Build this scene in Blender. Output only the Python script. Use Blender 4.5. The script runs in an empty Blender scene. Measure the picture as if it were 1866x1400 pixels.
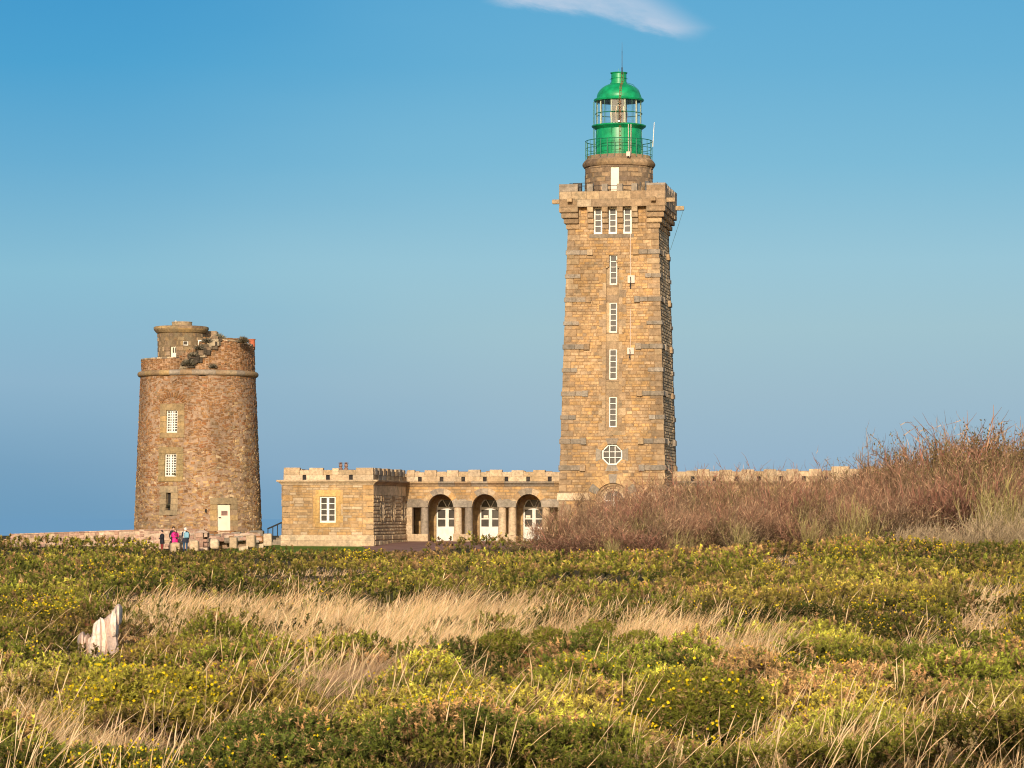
import bpy, math, random
import numpy as np
R = math.radians
random.seed(7)
SC = bpy.context.scene
COL = SC.collection
# measured layout: camera eye at CZ looking along +Y; one unit is a metre
F, CX, YH, CZ = 5590.0, 933.0, 940.0, 2.5
TH = R(9.3)
SN, CS = math.sin(TH), math.cos(TH)
GX, GY = 7.0, 215.0                      # middle of the lighthouse front at the ground
ZB = CZ - 2.0                            # z of the complex's local zero

def lu(px, v):
    t = (px - CX) / F
    return (t * (GY + v * CS) - GX - v * SN) / (CS + t * SN)
def lv(px, u):                           # depth of a point seen at px on a plane of constant u
    t = (px - CX) / F
    return (t * (GY - u * SN) - GX - u * CS) / (SN - t * CS)
def lz(py, v=0.2, u=0.0):
    return CZ - ZB + (YH - py) / F * (GY - u * SN + v * CS)
def wx(px, Y): return (px - CX) / F * Y
def wz(py, Y): return CZ + (YH - py) / F * Y

# ------------------------------------------------------------------ materials
def new_mat(name):
    m = bpy.data.materials.new(name); m.use_nodes = True
    nt = m.node_tree
    return m, nt, nt.nodes['Principled BSDF']
def stone_mat(name, rough=0.9, streak=0.35, bump=0.5, scale=1.0, lichen=0.0, attr=True, base=(0.4, 0.3, 0.2)):
    m, nt, p = new_mat(name); N, L = nt.nodes, nt.links
    tc = N.new('ShaderNodeTexCoord')
    if attr:
        a = N.new('ShaderNodeAttribute'); a.attribute_name = 'col'; src = a.outputs['Color']
    else:
        a = N.new('ShaderNodeRGB'); a.outputs[0].default_value = (*base, 1); src = a.outputs[0]
    n1 = N.new('ShaderNodeTexNoise'); n1.inputs['Scale'].default_value = 3.2 * scale; n1.inputs['Detail'].default_value = 7; n1.inputs['Roughness'].default_value = .7
    L.new(tc.outputs['Object'], n1.inputs['Vector'])
    n2 = N.new('ShaderNodeTexNoise'); n2.inputs['Scale'].default_value = .28 * scale; n2.inputs['Detail'].default_value = 5
    mp = N.new('ShaderNodeMapping'); mp.inputs['Scale'].default_value = (1.6, 1.6, .5)
    L.new(tc.outputs['Object'], mp.inputs['Vector']); L.new(mp.outputs[0], n2.inputs['Vector'])
    r1 = N.new('ShaderNodeMapRange'); r1.inputs['From Min'].default_value = .3; r1.inputs['From Max'].default_value = .7
    r1.inputs['To Min'].default_value = .62; r1.inputs['To Max'].default_value = 1.32
    L.new(n1.outputs['Fac'], r1.inputs['Value'])
    r2 = N.new('ShaderNodeMapRange'); r2.inputs['From Min'].default_value = .35; r2.inputs['From Max'].default_value = .62
    r2.inputs['To Min'].default_value = 1 - streak; r2.inputs['To Max'].default_value = 1.08
    L.new(n2.outputs['Fac'], r2.inputs['Value'])
    mu = N.new('ShaderNodeMath'); mu.operation = 'MULTIPLY'; L.new(r1.outputs[0], mu.inputs[0]); L.new(r2.outputs[0], mu.inputs[1])
    sc = N.new('ShaderNodeVectorMath'); sc.operation = 'SCALE'; L.new(src, sc.inputs[0]); L.new(mu.outputs[0], sc.inputs['Scale'])
    out = sc.outputs[0]
    if lichen > 0:
        n3 = N.new('ShaderNodeTexNoise'); n3.inputs['Scale'].default_value = 1.1; n3.inputs['Detail'].default_value = 8; n3.inputs['Roughness'].default_value = .75
        L.new(tc.outputs['Object'], n3.inputs['Vector'])
        r3 = N.new('ShaderNodeMapRange'); r3.inputs['From Min'].default_value = .54; r3.inputs['From Max'].default_value = .66
        r3.inputs['To Max'].default_value = lichen; L.new(n3.outputs['Fac'], r3.inputs['Value'])
        mx = N.new('ShaderNodeMix'); mx.data_type = 'RGBA'; L.new(r3.outputs[0], mx.inputs[0]); L.new(out, mx.inputs[6])
        mx.inputs[7].default_value = (.17, .15, .10, 1); out = mx.outputs[2]
    L.new(out, p.inputs['Base Color'])
    b = N.new('ShaderNodeBump'); b.inputs['Strength'].default_value = bump; b.inputs['Distance'].default_value = .05
    L.new(n1.outputs['Fac'], b.inputs['Height']); L.new(b.outputs[0], p.inputs['Normal'])
    p.inputs['Roughness'].default_value = rough; p.inputs['Specular IOR Level'].default_value = .2
    return m
def plain(name, c, rough=.6, metal=0, spec=.4, noise=.12, nscale=2.0):
    m, nt, p = new_mat(name); N, L = nt.nodes, nt.links
    tc = N.new('ShaderNodeTexCoord'); n = N.new('ShaderNodeTexNoise'); n.inputs['Scale'].default_value = nscale; n.inputs['Detail'].default_value = 6
    L.new(tc.outputs['Object'], n.inputs['Vector'])
    r = N.new('ShaderNodeMapRange'); r.inputs['From Min'].default_value = .3; r.inputs['From Max'].default_value = .7
    r.inputs['To Min'].default_value = 1 - noise; r.inputs['To Max'].default_value = 1 + noise; L.new(n.outputs['Fac'], r.inputs['Value'])
    rgb = N.new('ShaderNodeRGB'); rgb.outputs[0].default_value = (*c, 1)
    s = N.new('ShaderNodeVectorMath'); s.operation = 'SCALE'; L.new(rgb.outputs[0], s.inputs[0]); L.new(r.outputs[0], s.inputs['Scale'])
    L.new(s.outputs[0], p.inputs['Base Color'])
    p.inputs['Roughness'].default_value = rough; p.inputs['Metallic'].default_value = metal; p.inputs['Specular IOR Level'].default_value = spec
    return m
def veg_mat(name, rough=.75, spec=.15, trans=0.0):
    m, nt, p = new_mat(name); N, L = nt.nodes, nt.links
    a = N.new('ShaderNodeAttribute'); a.attribute_name = 'col'
    L.new(a.outputs['Color'], p.inputs['Base Color'])
    p.inputs['Roughness'].default_value = rough; p.inputs['Specular IOR Level'].default_value = spec
    if trans > 0:
        tr = N.new('ShaderNodeBsdfTranslucent'); L.new(a.outputs['Color'], tr.inputs['Color'])
        mx = N.new('ShaderNodeMixShader'); mx.inputs[0].default_value = trans
        L.new(p.outputs[0], mx.inputs[1]); L.new(tr.outputs[0], mx.inputs[2])
        L.new(mx.outputs[0], N['Material Output'].inputs['Surface'])
    return m
def glass_mat(name, tint, rough, amount):
    m, nt, p = new_mat(name); N, L = nt.nodes, nt.links
    t = N.new('ShaderNodeBsdfTransparent'); t.inputs[0].default_value = (*tint, 1)
    g = N.new('ShaderNodeBsdfGlossy'); g.inputs['Roughness'].default_value = rough; g.inputs[0].default_value = (.9, .92, .95, 1)
    mx = N.new('ShaderNodeMixShader'); mx.inputs[0].default_value = amount
    L.new(t.outputs[0], mx.inputs[1]); L.new(g.outputs[0], mx.inputs[2]); L.new(mx.outputs[0], N['Material Output'].inputs['Surface'])
    return m
M = {}
M['masonry'] = stone_mat('golden_masonry', streak=.30, scale=1.0, lichen=.35)
M['rubble'] = stone_mat('rubble_masonry', streak=.30, scale=1.3, lichen=.4, bump=.8)
M['dressed'] = stone_mat('dressed_granite', streak=.2, scale=1.6, lichen=.5)
M['white'] = plain('white_paint', (.72, .68, .60), .5, noise=.14, nscale=3)
M['pane'] = plain('dark_window_glass', (.05, .042, .034), .28, spec=.3, noise=.5, nscale=1.3)
M['green'] = plain('green_lacquer', (.004, .255, .095), .38, spec=.5, noise=.30, nscale=2.2)
M['green_dark'] = plain('dark_green_iron', (.008, .13, .07), .5)
M['iron'] = plain('dark_iron', (.03, .032, .035), .5, noise=.3)
M['rust'] = plain('rusty_ladder', (.22, .09, .035), .8, noise=.5, nscale=6)
M['brass'] = plain('aged_brass', (.30, .20, .11), .3, metal=.7, noise=.3, nscale=3)
M['lens'] = glass_mat('lens_glass', (.40, .27, .17), .16, .30)
M['pane_clear'] = glass_mat('lantern_glass', (.93, .95, .95), .05, .07)
M['cable'] = plain('white_cable', (.60, .47, .39), .6)
M['grey_cable'] = plain('grey_cable', (.08, .13, .14), .6)
M['cream'] = plain('cream_paint', (.80, .68, .52), .6, noise=.08)
M['terracotta'] = plain('terracotta', (.36, .10, .045), .8, noise=.3)
M['dark'] = plain('dark_interior', (.02, .017, .014), .9)
M['chim'] = plain('sooty_clay', (.22, .13, .10), .8, noise=.4, nscale=6)
M['leaf'] = veg_mat('leafy', .65, .2, .22)
M['straw'] = veg_mat('straw', .8, .12, .28)
M['twig'] = veg_mat('twig', .85, .1)

# ------------------------------------------------------------------ mesh helpers
class MB:
    def __init__(s): s.v = []; s.f = []; s.c = []; s.m = []
    def face(s, pts, c=(.4, .3, .2), m=0):
        i = len(s.v); s.v.extend(pts); s.f.append(tuple(range(i, i + len(pts)))); s.c.append(c); s.m.append(m)
    def hexa(s, p, c=(.4, .3, .2), m=0, skip=()):
        # p: 8 points, 0-3 back loop, 4-7 front loop
        i = len(s.v); s.v.extend(p)
        fs = [(0, 1, 2, 3), (7, 6, 5, 4), (0, 4, 5, 1), (1, 5, 6, 2), (2, 6, 7, 3), (3, 7, 4, 0)]
        for k, f in enumerate(fs):
            if k in skip: continue
            s.f.append(tuple(i + a for a in f)); s.c.append(c); s.m.append(m)
    def box(s, x0, x1, y0, y1, z0, z1, c=(.4, .3, .2), m=0):
        s.hexa([(x0, y1, z0), (x1, y1, z0), (x1, y1, z1), (x0, y1, z1), (x0, y0, z0), (x1, y0, z0), (x1, y0, z1), (x0, y0, z1)], c, m)
    def bbox(s, x0, x1, y0, y1, z0, z1, c=(.4, .3, .2), b=.02, j=.01):
        # a roughly dressed stone block with worn edges
        q = lambda: random.uniform(-j, j)
        for (zz0, zz1, e0, e1) in ((z0, z0 + b, b, 0), (z0 + b, z1 - b, 0, 0), (z1 - b, z1, 0, b)):
            s.hexa([(x0 + e0, y1 - e0, zz0), (x1 - e0, y1 - e0, zz0), (x1 - e1, y1 - e1, zz1), (x0 + e1, y1 - e1, zz1),
                    (x0 + e0, y0 + e0, zz0), (x1 - e0, y0 + e0, zz0), (x1 - e1, y0 + e1, zz1), (x0 + e1, y0 + e1, zz1)], c)
    def lathe(s, prof, n=48, cx=0, cy=0, c=(.4, .3, .2), m=0, a0=0, a1=2 * math.pi, cf=None):
        full = abs(a1 - a0 - 2 * math.pi) < 1e-6
        base = len(s.v); cols = n if full else n + 1
        for (r, z) in prof:
            for k in range(cols):
                a = a0 + (a1 - a0) * k / n
                s.v.append((cx + r * math.cos(a), cy + r * math.sin(a), z))
        for i in range(len(prof) - 1):
            for k in range(n):
                k2 = (k + 1) % cols
                s.f.append((base + i * cols + k, base + i * cols + k2, base + (i + 1) * cols + k2, base + (i + 1) * cols + k))
                s.c.append(cf(k, i) if cf else c); s.m.append(m)
    def tube(s, pts, r, n=6, c=(.4, .3, .2), m=0, closed=False):
        pts = [np.array(p, float) for p in pts]; rr = r if hasattr(r, '__len__') else [r] * len(pts)
        base = len(s.v); P = len(pts)
        for i, p in enumerate(pts):
            if closed: d = pts[(i + 1) % P] - pts[i - 1]
            else: d = pts[min(i + 1, P - 1)] - pts[max(i - 1, 0)]
            d = d / (np.linalg.norm(d) + 1e-9)
            a = np.array((0, 0, 1.)) if abs(d[2]) < .9 else np.array((1., 0, 0))
            x = np.cross(d, a); x /= np.linalg.norm(x); y = np.cross(d, x)
            for k in range(n):
                t = 2 * math.pi * k / n
                s.v.append(tuple(p + rr[i] * (math.cos(t) * x + math.sin(t) * y)))
        for i in range(P if closed else P - 1):
            j = (i + 1) % P
            for k in range(n):
                k2 = (k + 1) % n
                s.f.append((base + i * n + k, base + i * n + k2, base + j * n + k2, base + j * n + k)); s.c.append(c); s.m.append(m)
        if not closed:
            s.f.append(tuple(base + k for k in range(n))); s.c.append(c); s.m.append(m)
            s.f.append(tuple(base + (P - 1) * n + k for k in reversed(range(n)))); s.c.append(c); s.m.append(m)
    def build(s, name, mat, parent=None, off=(0, 0, 0), smooth=False):
        me = bpy.data.meshes.new(name)
        v = [(a[0] - off[0], a[1] - off[1], a[2] - off[2]) for a in s.v]
        me.from_pydata(v, [], s.f)
        mats = mat if isinstance(mat, (list, tuple)) else [mat]
        for q in mats: me.materials.append(q)
        if len(mats) > 1: me.polygons.foreach_set('material_index', s.m)
        at = me.attributes.new('col', 'FLOAT_COLOR', 'FACE')
        arr = np.ones((len(s.f), 4), np.float32); arr[:, :3] = np.array(s.c, np.float32)
        at.data.foreach_set('color', arr.ravel())
        if smooth: me.polygons.foreach_set('use_smooth', [True] * len(s.f))
        me.update()
        o = bpy.data.objects.new(name, me); COL.objects.link(o)
        if parent: o.parent = parent
        return o
def smooth_by(o, deg=40):
    me = o.data
    me.polygons.foreach_set('use_smooth', [True] * len(me.polygons))
    me.set_sharp_from_angle(angle=R(deg))
def tag(o, label=None, cat=None, group=None, kind=None):
    if label: o['label'] = label
    if cat: o['category'] = cat
    if group: o['group'] = group
    if kind: o['kind'] = kind
    return o
def empty(name, loc, rz, label, cat, group=None):
    o = bpy.data.objects.new(name, None); COL.objects.link(o); o.location = loc; o.rotation_euler = (0, 0, rz)
    o.empty_display_size = .5
    return tag(o, label, cat, group)

# stone palettes (albedo)
GOLD = [(.60, .36, .13), (.56, .33, .12), (.53, .34, .155), (.58, .40, .20), (.46, .28, .115), (.50, .33, .17), (.40, .26, .13), (.60, .44, .26), (.52, .30, .10), (.35, .24, .14), (.55, .37, .18)]
WARM = [(.40, .28, .165), (.34, .235, .14), (.44, .32, .19), (.30, .21, .13)]
GREY = [(.37, .29, .225), (.33, .26, .20), (.41, .33, .26), (.30, .235, .18)]
PALE = [(.60, .46, .31), (.56, .42, .28), (.64, .50, .35), (.52, .39, .26)]
BROWN = [(.27, .185, .115), (.22, .15, .095), (.32, .22, .135), (.19, .13, .085), (.25, .165, .09)]
SHADEW = [(.32, .225, .135), (.28, .195, .115), (.36, .26, .16), (.24, .17, .105)]  # WARM darkened for side-face quoins, shade painted into the palette
RUB = [(.34, .18, .085), (.37, .20, .09), (.29, .16, .075), (.40, .24, .115), (.36, .21, .10), (.42, .26, .13), (.26, .145, .07), (.33, .20, .10), (.20, .12, .06), (.38, .17, .075), (.38, .24, .11), (.46, .32, .18)]
RUBLOW = [(.44, .29, .14), (.50, .34, .17), (.38, .24, .12), (.54, .39, .22), (.33, .20, .10), (.46, .28, .13), (.26, .16, .09), (.58, .45, .29)]
def calm(L, k, f):
    m = [sum(c[i] for c in L) / len(L) for i in range(3)]
    return [tuple((c[i] * (1 - k) + m[i] * k) * f[i] for i in range(3)) for c in L]
GOLD = calm(GOLD, .5, (.89, .87, .91)); GREY = calm(GREY, .2, (.80, .82, .80)); PALE = calm(PALE, .2, (.88, .85, .80)); WARM = calm(WARM, .2, (.98, .95, .92))
RUB = calm(RUB, .38, (.77, .675, .61)); RUBLOW = calm(RUBLOW, .15, (.88, .82, .74))
SIDE = [(.62, .45, .27), (.56, .40, .235), (.66, .49, .30), (.50, .36, .21)]  # raised stone tones for shaded side faces, brightness painted into the palette
def vary(c, a=.10):
    k = 1 + random.uniform(-a, a); w = random.uniform(-.02, .02)
    return (max(0, c[0] * k + w * .5), c[1] * k, max(0, c[2] * k - w * .4))
def pick(p, a=.10): return vary(random.choice(p), a)

def hole_iv(h, z):
    if h[0] == 'rect':
        _, s0, s1, za, zb = h
        return (s0, s1) if za < z < zb else None
    if h[0] == 'arch':                    # centre, radius, spring z, foot z
        _, sc, r, zs, zf = h
        if z < zf or z > zs + r: return None
        if z <= zs: return (sc - r, sc + r)
        w = math.sqrt(max(0, r * r - (z - zs) ** 2)); return (sc - w, sc + w)
    if h[0] == 'oct':
        _, sc, zc, r = h
        dz = abs(z - zc)
        if dz >= r: return None
        w = r if dz < r * .414 else r * 1.414 - dz
        return (sc - w, sc + w)
def masonry(mb, pos, z0, z1, ext, holes=(), ch=.26, bl=(.35, .85), pr=(.008, .03), depth=.35, gap=.018, pal=GOLD,
            quoin=None, qw=(.85, .5), qn=2, qpr=(.03, .06), mortar=(.50, .37, .23), breaks=(), seg=99, jit=0., bev=.012, chj=0., palf=None, qends=(1, 1)):
    br = {z0, z1} | {b for b in breaks if z0 < b < z1}
    for h in holes:
        if h[0] == 'rect':
            for q in h[3:5]:
                if z0 < q < z1: br.add(q)
    br = sorted(br); rows = []
    for a, b in zip(br[:-1], br[1:]):
        if b - a < .02: continue
        n = max(1, round((b - a) / ch)); hs = [1 + random.uniform(-chj, chj) for _ in range(n)]; t = sum(hs); z = a
        for q in hs:
            rows.append((z, z + (b - a) * q / t)); z += (b - a) * q / t
    E = ext if callable(ext) else (lambda z: ext)
    for k, (a, b) in enumerate(rows):
        zm = (a + b) / 2; e0, e1 = E(zm); iv = [(e0, e1)]
        for h in holes:
            w = hole_iv(h, zm)
            if not w: continue
            nv = []
            for (p, q) in iv:
                if w[0] <= p and w[1] >= q: continue
                if w[1] <= p or w[0] >= q: nv.append((p, q)); continue
                if w[0] > p: nv.append((p, w[0]))
                if w[1] < q: nv.append((w[1], q))
            iv = nv
        for (p, q) in iv:
            if q - p < .02: continue
            n = max(1, math.ceil((q - p) / seg))
            for i in range(n):
                s0 = p + (q - p) * i / n; s1 = p + (q - p) * (i + 1) / n
                mb.hexa([pos(s0, a, -depth), pos(s1, a, -depth), pos(s1, b, -depth), pos(s0, b, -depth),
                         pos(s0, a, 0), pos(s1, a, 0), pos(s1, b, 0), pos(s0, b, 0)], mortar)
            s, t = p, q
            if quoin:
                ph = (k // qn) % 2
                for side in (0, 1):
                    if not qends[side]: continue
                    if (side == 0 and p > e0 + 1e-6) or (side == 1 and q < e1 - 1e-6): continue
                    w = qw[(ph + side * 0) % 2]
                    if k % qn == 0 or k == 0:
                        ztop = rows[min(k + qn - 1, len(rows) - 1)][1]
                        pz = random.uniform(*qpr); c = pick(quoin)
                        x0, x1 = (p, p + w) if side == 0 else (q - w, q)
                        g = gap / 2; o = pz
                        xa0, xa1 = (x0 - o, x1 - g) if side == 0 else (x0 + g, x1 + o)
                        mb.hexa([pos(xa0, a + g, -.02), pos(xa1, a + g, -.02), pos(xa1, ztop - g, -.02), pos(xa0, ztop - g, -.02),
                                 pos(xa0 + bev, a + g + bev, pz), pos(xa1 - bev, a + g + bev, pz), pos(xa1 - bev, ztop - g - bev, pz), pos(xa0 + bev, ztop - g - bev, pz)], c, skip=(0,))
                    if side == 0: s = p + w
                    else: t = q - w
            x = s
            while x < t - 1e-4:
                w = random.uniform(*bl)
                if t - (x + w) < bl[0] * .7: w = t - x
                if w > bl[1] * 1.6: w = w / 2
                x1 = min(t, x + w); g = gap / 2; o = random.uniform(*pr)
                c = pick(palf(x, zm) if palf else pal)
                J = lambda: random.uniform(-jit, jit)
                fr = [(x + g + bev + J(), a + g + bev + J()), (x1 - g - bev + J(), a + g + bev + J()), (x1 - g - bev + J(), b - g - bev + J()), (x + g + bev + J(), b - g - bev + J())]
                if fr[1][0] - fr[0][0] > .01:
                    mb.hexa([pos(x + g, a + g, -.01), pos(x1 - g, a + g, -.01), pos(x1 - g, b - g, -.01), pos(x + g, b - g, -.01)] +
                            [pos(fx, fz, o + J() * .3) for fx, fz in fr], c, skip=(0,))
                x = x1
    return rows

def window(parent, pos, s0, s1, z0, z1, cols, rows, rec=.22, fw=.06, bar=.035, off=(0, 0, 0), mid=0, name='window'):
    f = MB()
    def bx(a, b, c, d, o0, o1): f.hexa([pos(a, c, o0), pos(b, c, o0), pos(b, d, o0), pos(a, d, o0), pos(a, c, o1), pos(b, c, o1), pos(b, d, o1), pos(a, d, o1)])
    o0, o1 = -rec - .05, -rec + .02
    bx(s0, s0 + fw, z0, z1, o0, o1); bx(s1 - fw, s1, z0, z1, o0, o1)
    bx(s0 + fw, s1 - fw, z0, z0 + fw * 1.3, o0, o1); bx(s0 + fw, s1 - fw, z1 - fw, z1, o0, o1)
    zz0, zz1 = z0 + fw * 1.3, z1 - fw
    for i in range(1, rows):
        z = zz0 + (zz1 - zz0) * i / rows
        bx(s0 + fw, s1 - fw, z - bar / 2, z + bar / 2, o0, o1 - .015)
    for i in range(1, cols):
        s = s0 + fw + (s1 - s0 - 2 * fw) * i / cols; w = mid if (mid and i * 2 == cols) else bar
        bx(s - w / 2, s + w / 2, zz0, zz1, o0, o1 - (.005 if w == mid else .01))
    fo = f.build(name, M['white'], parent, off)
    g = MB(); o = -rec - .06
    g.face([pos(s0, z0, o), pos(s1, z0, o), pos(s1, z1, o), pos(s0, z1, o)])
    g.build('pane', M['pane'], fo)
    fo.data.name = name
    g2 = fo.children[0] if fo.children else None
    if off != (0, 0, 0):
        for v in bpy.data.objects[g2.name].data.vertices: v.co.x -= off[0]; v.co.y -= off[1]; v.co.z -= off[2]
    return fo
def reveal(mb, pos, s0, s1, z0, z1, d0=-.35, d1=-.8, c=(.25, .18, .1)):
    # dark box behind an opening so that nothing shows through
    mb.face([pos(s0, z0, d1), pos(s1, z0, d1), pos(s1, z1, d1), pos(s0, z1, d1)], c)

# ------------------------------------------------------------------ LIGHTHOUSE
LH = empty('lighthouse', (GX, GY, ZB), -TH, 'tall square golden stone lighthouse with a green domed lantern on top', 'lighthouse')
HC = 3.84
def hw(z): return 3.685 - .0299 * (z - 5.19)
def side_pos(k):
    def pos(s, z, o):
        h = hw(z) + o
        return [(s, HC - h, z), (h, HC + s, z), (-s, HC + h, z), (-h, HC - s, z)][k]
    return pos
ZT = lz(376.4, .1)            # underside of the parapet
TOPZ = lz(335, 0.1)
CREN = lz(348, 0.1)
mb = MB()
Wn = [(lz(518), lz(464)), (lz(605.7), lz(551)), (lz(691.5), lz(636.4)), (lz(778.5), lz(723.4))]
chx0, chx1 = lu(1103.8, .3), lu(1127.2, .3)
chm = (chx0 + chx1) / 2; chw = (chx1 - chx0) / 2
wx0, wx1 = lu(1109.6, .3), lu(1123.2, .3)
TW = [(lu(a, .5), lu(b, .5)) for a, b in ((1081.2, 1096.8), (1108.2, 1123.7), (1134.8, 1150.5))]
tz0, tz1 = lz(426, .5), lz(377, .5)
OC = (lu(1115, .1), lz(828.8), .72)
DC = (lu(1116.5, 0), lz(912))
front_holes = [('rect', chx0, chx1, lz(784.5), lz(486)), ('rect', wx0 - .02, wx1 + .02, lz(486), lz(464)), ('oct', OC[0], OC[1], OC[2] + .05),
               ('arch', DC[0], 1.28, DC[1], -1)] + [('rect', a, b, tz0, tz1) for a, b in TW]
for k in range(4):
    masonry(mb, side_pos(k), -1.0, ZT + .1, lambda z: (-hw(z), hw(z)), front_holes if k == 0 else (), ch=.215,
            bl=(.2, .62) if k == 0 else (.3, .8), pr=(.004, .05) if k == 0 else (.03, .05), quoin=WARM if k == 0 else SHADEW, depth=.3, bev=.012 if k == 0 else .03,
            pal=GOLD + WARM[:2] if k == 0 else SIDE, chj=.25, gap=.028, qn=2, mortar=(.34, .215, .115) if k == 0 else (.30, .20, .115))
# dark inner core so that openings are never see-through
for (a, b, c, d) in ((-2.4, 2.4, HC - 2.3, HC + 2.4),):
    mb.box(a, b, c, d, -1, ZT, (.05, .04, .03))
shaft = mb.build('tower_shaft', M['masonry'], LH)
# recessed window channel
mb = MB(); P0 = side_pos(0)
for i in range(len(Wn) + 1):
    z0 = lz(784.5) if i == 0 else Wn[len(Wn) - i][1]
    z1 = Wn[len(Wn) - 1 - i][0] if i < len(Wn) else lz(486)
    if z1 > z0:
        zz = z0
        while zz < z1 - .05:
            z2 = min(z1, zz + .55)
            mb.hexa([P0(chx0, zz, -.5), P0(chx1, zz, -.5), P0(chx1, z2 - .012, -.5), P0(chx0, z2 - .012, -.5), P0(chx0, zz, -.14), P0(chx1, zz, -.14), P0(chx1, z2 - .012, -.14), P0(chx0, z2 - .012, -.14)], pick(WARM, .15)); zz = z2
for (a, b) in Wn[1:] + [(Wn[0][0], lz(486))]:
    for (s0, s1) in ((chx0, wx0), (wx1, chx1)):
        mb.hexa([P0(s0, a, -.5), P0(s1, a, -.5), P0(s1, b, -.5), P0(s0, b, -.5), P0(s0, a, -.142), P0(s1, a, -.142), P0(s1, b, -.142), P0(s0, b, -.142)], pick(WARM, .15))
mb.build('window_channel', M['dressed'], LH)
# long-and-short dressed stones beside the channel
mb = MB(); z = lz(784.5); k = 0
while z < lz(500):
    h = .52; w = (.5, .25)[k % 2]
    for sg in (-1, 1):
        e = chm + sg * chw; s0, s1 = (e - w, e) if sg < 0 else (e, e + w)
        mb.hexa([P0(s0, z + .01, .0), P0(s1, z + .01, .0), P0(s1, z + h - .01, .0), P0(s0, z + h - .01, .0), P0(s0, z + .01, .045), P0(s1, z + .01, .045), P0(s1, z + h - .01, .045), P0(s0, z + h - .01, .045)], pick(WARM + GOLD[4:5], .15))
    z += h; k += 1
mb.hexa([P0(chx0 - .5, lz(793), 0), P0(chx1 + .5, lz(793), 0), P0(chx1 + .5, lz(785), 0), P0(chx0 - .5, lz(785), 0), P0(chx0 - .5, lz(793), .06), P0(chx1 + .5, lz(793), .06), P0(chx1 + .5, lz(785), .06), P0(chx0 - .5, lz(785), .06)], pick(WARM))
mb.build('channel_surround', M['dressed'], LH); mb = MB()
for sg in (-1, 1):                       # little stepped brackets that narrow the channel head
    for (dx, za, zb) in ((chw - .05, 488, 484), (.33, 478, 473)):
        mb = MB(); e = chm + sg * dx
        mb.hexa([P0(e - .06, lz(za), 0), P0(e + .06, lz(za), 0), P0(e + .06, lz(zb), 0), P0(e - .06, lz(zb), 0), P0(e - .06, lz(za), .1), P0(e + .06, lz(za), .1), P0(e + .06, lz(zb), .1), P0(e - .06, lz(zb), .1)], pick(WARM))
        mb.build('bracket', M['dressed'], LH)
for (a, b) in Wn: window(LH, P0, wx0, wx1, a, b, 1, 5, rec=.2, fw=.065, bar=.045)
for (a, b) in TW: window(LH, P0, a, b, tz0, tz1, 1, 4, rec=.12, fw=.11, bar=.06)
mb = MB(); mb.hexa([P0(TW[0][0] - .3, tz0 - .28, 0), P0(TW[2][1] + .15, tz0 - .28, 0), P0(TW[2][1] + .15, tz0 - .01, 0), P0(TW[0][0] - .3, tz0 - .01, 0),
         P0(TW[0][0] - .3, tz0 - .28, .06), P0(TW[2][1] + .15, tz0 - .28, .06), P0(TW[2][1] + .15, tz0 - .01, .06), P0(TW[0][0] - .3, tz0 - .01, .06)], pick(GREY))
mb.build('window_sill', M['dressed'], LH)
# octagonal window
f = MB()
def octp(r, o, k): 
    a = math.pi / 8 + k * math.pi / 4; return P0(OC[0] + r / math.cos(math.pi / 8) * math.cos(a), OC[1] + r / math.cos(math.pi / 8) * math.sin(a), o)
for k in range(8):
    f.hexa([octp(.62, -.25, k), octp(.62, -.25, k + 1), octp(.71, -.25, k + 1), octp(.71, -.25, k), octp(.62, -.1, k), octp(.62, -.1, k + 1), octp(.71, -.1, k + 1), octp(.71, -.1, k)])
for q in (-.2, .2):
    for t in (0, 1):
        A = (q - .025, q + .025, -.63, .63) if t else (-.63, .63, q - .025, q + .025)
        f.hexa([P0(OC[0] + x, OC[1] + y, -.22 + o) for o in (0, .09 + .004 * t) for x, y in ((A[0], A[2]), (A[1], A[2]), (A[1], A[3]), (A[0], A[3]))])
ow = f.build('window', M['white'], LH); ow['label'] = 'octagonal white window above the entrance arch'
g = MB(); g.face([octp(.7, -.24, k) for k in range(8)]); g.build('pane', M['pane'], ow)
mb = MB()
for k in range(8):
    a0 = math.pi / 8 + (k - 1) * math.pi / 4; a1 = a0 + math.pi / 4
    dress = k % 2 == 0
    ro = 1.15 if dress else 1.02
    def q(a, r, o): 
        return P0(OC[0] + r / math.cos(math.pi / 8) * math.cos(a), OC[1] + r / math.cos(math.pi / 8) * math.sin(a), o)
    o = .07 if dress else .035
    mb.hexa([q(a0, .73, -.28), q(a1, .73, -.28), q(a1, ro, -.28), q(a0, ro, -.28), q(a0, .73, o), q(a1, .73, o), q(a1, ro, o), q(a0, ro, o)], pick(GREY if dress else GOLD))
mb.build('window_surround', M['dressed'], LH)
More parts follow.
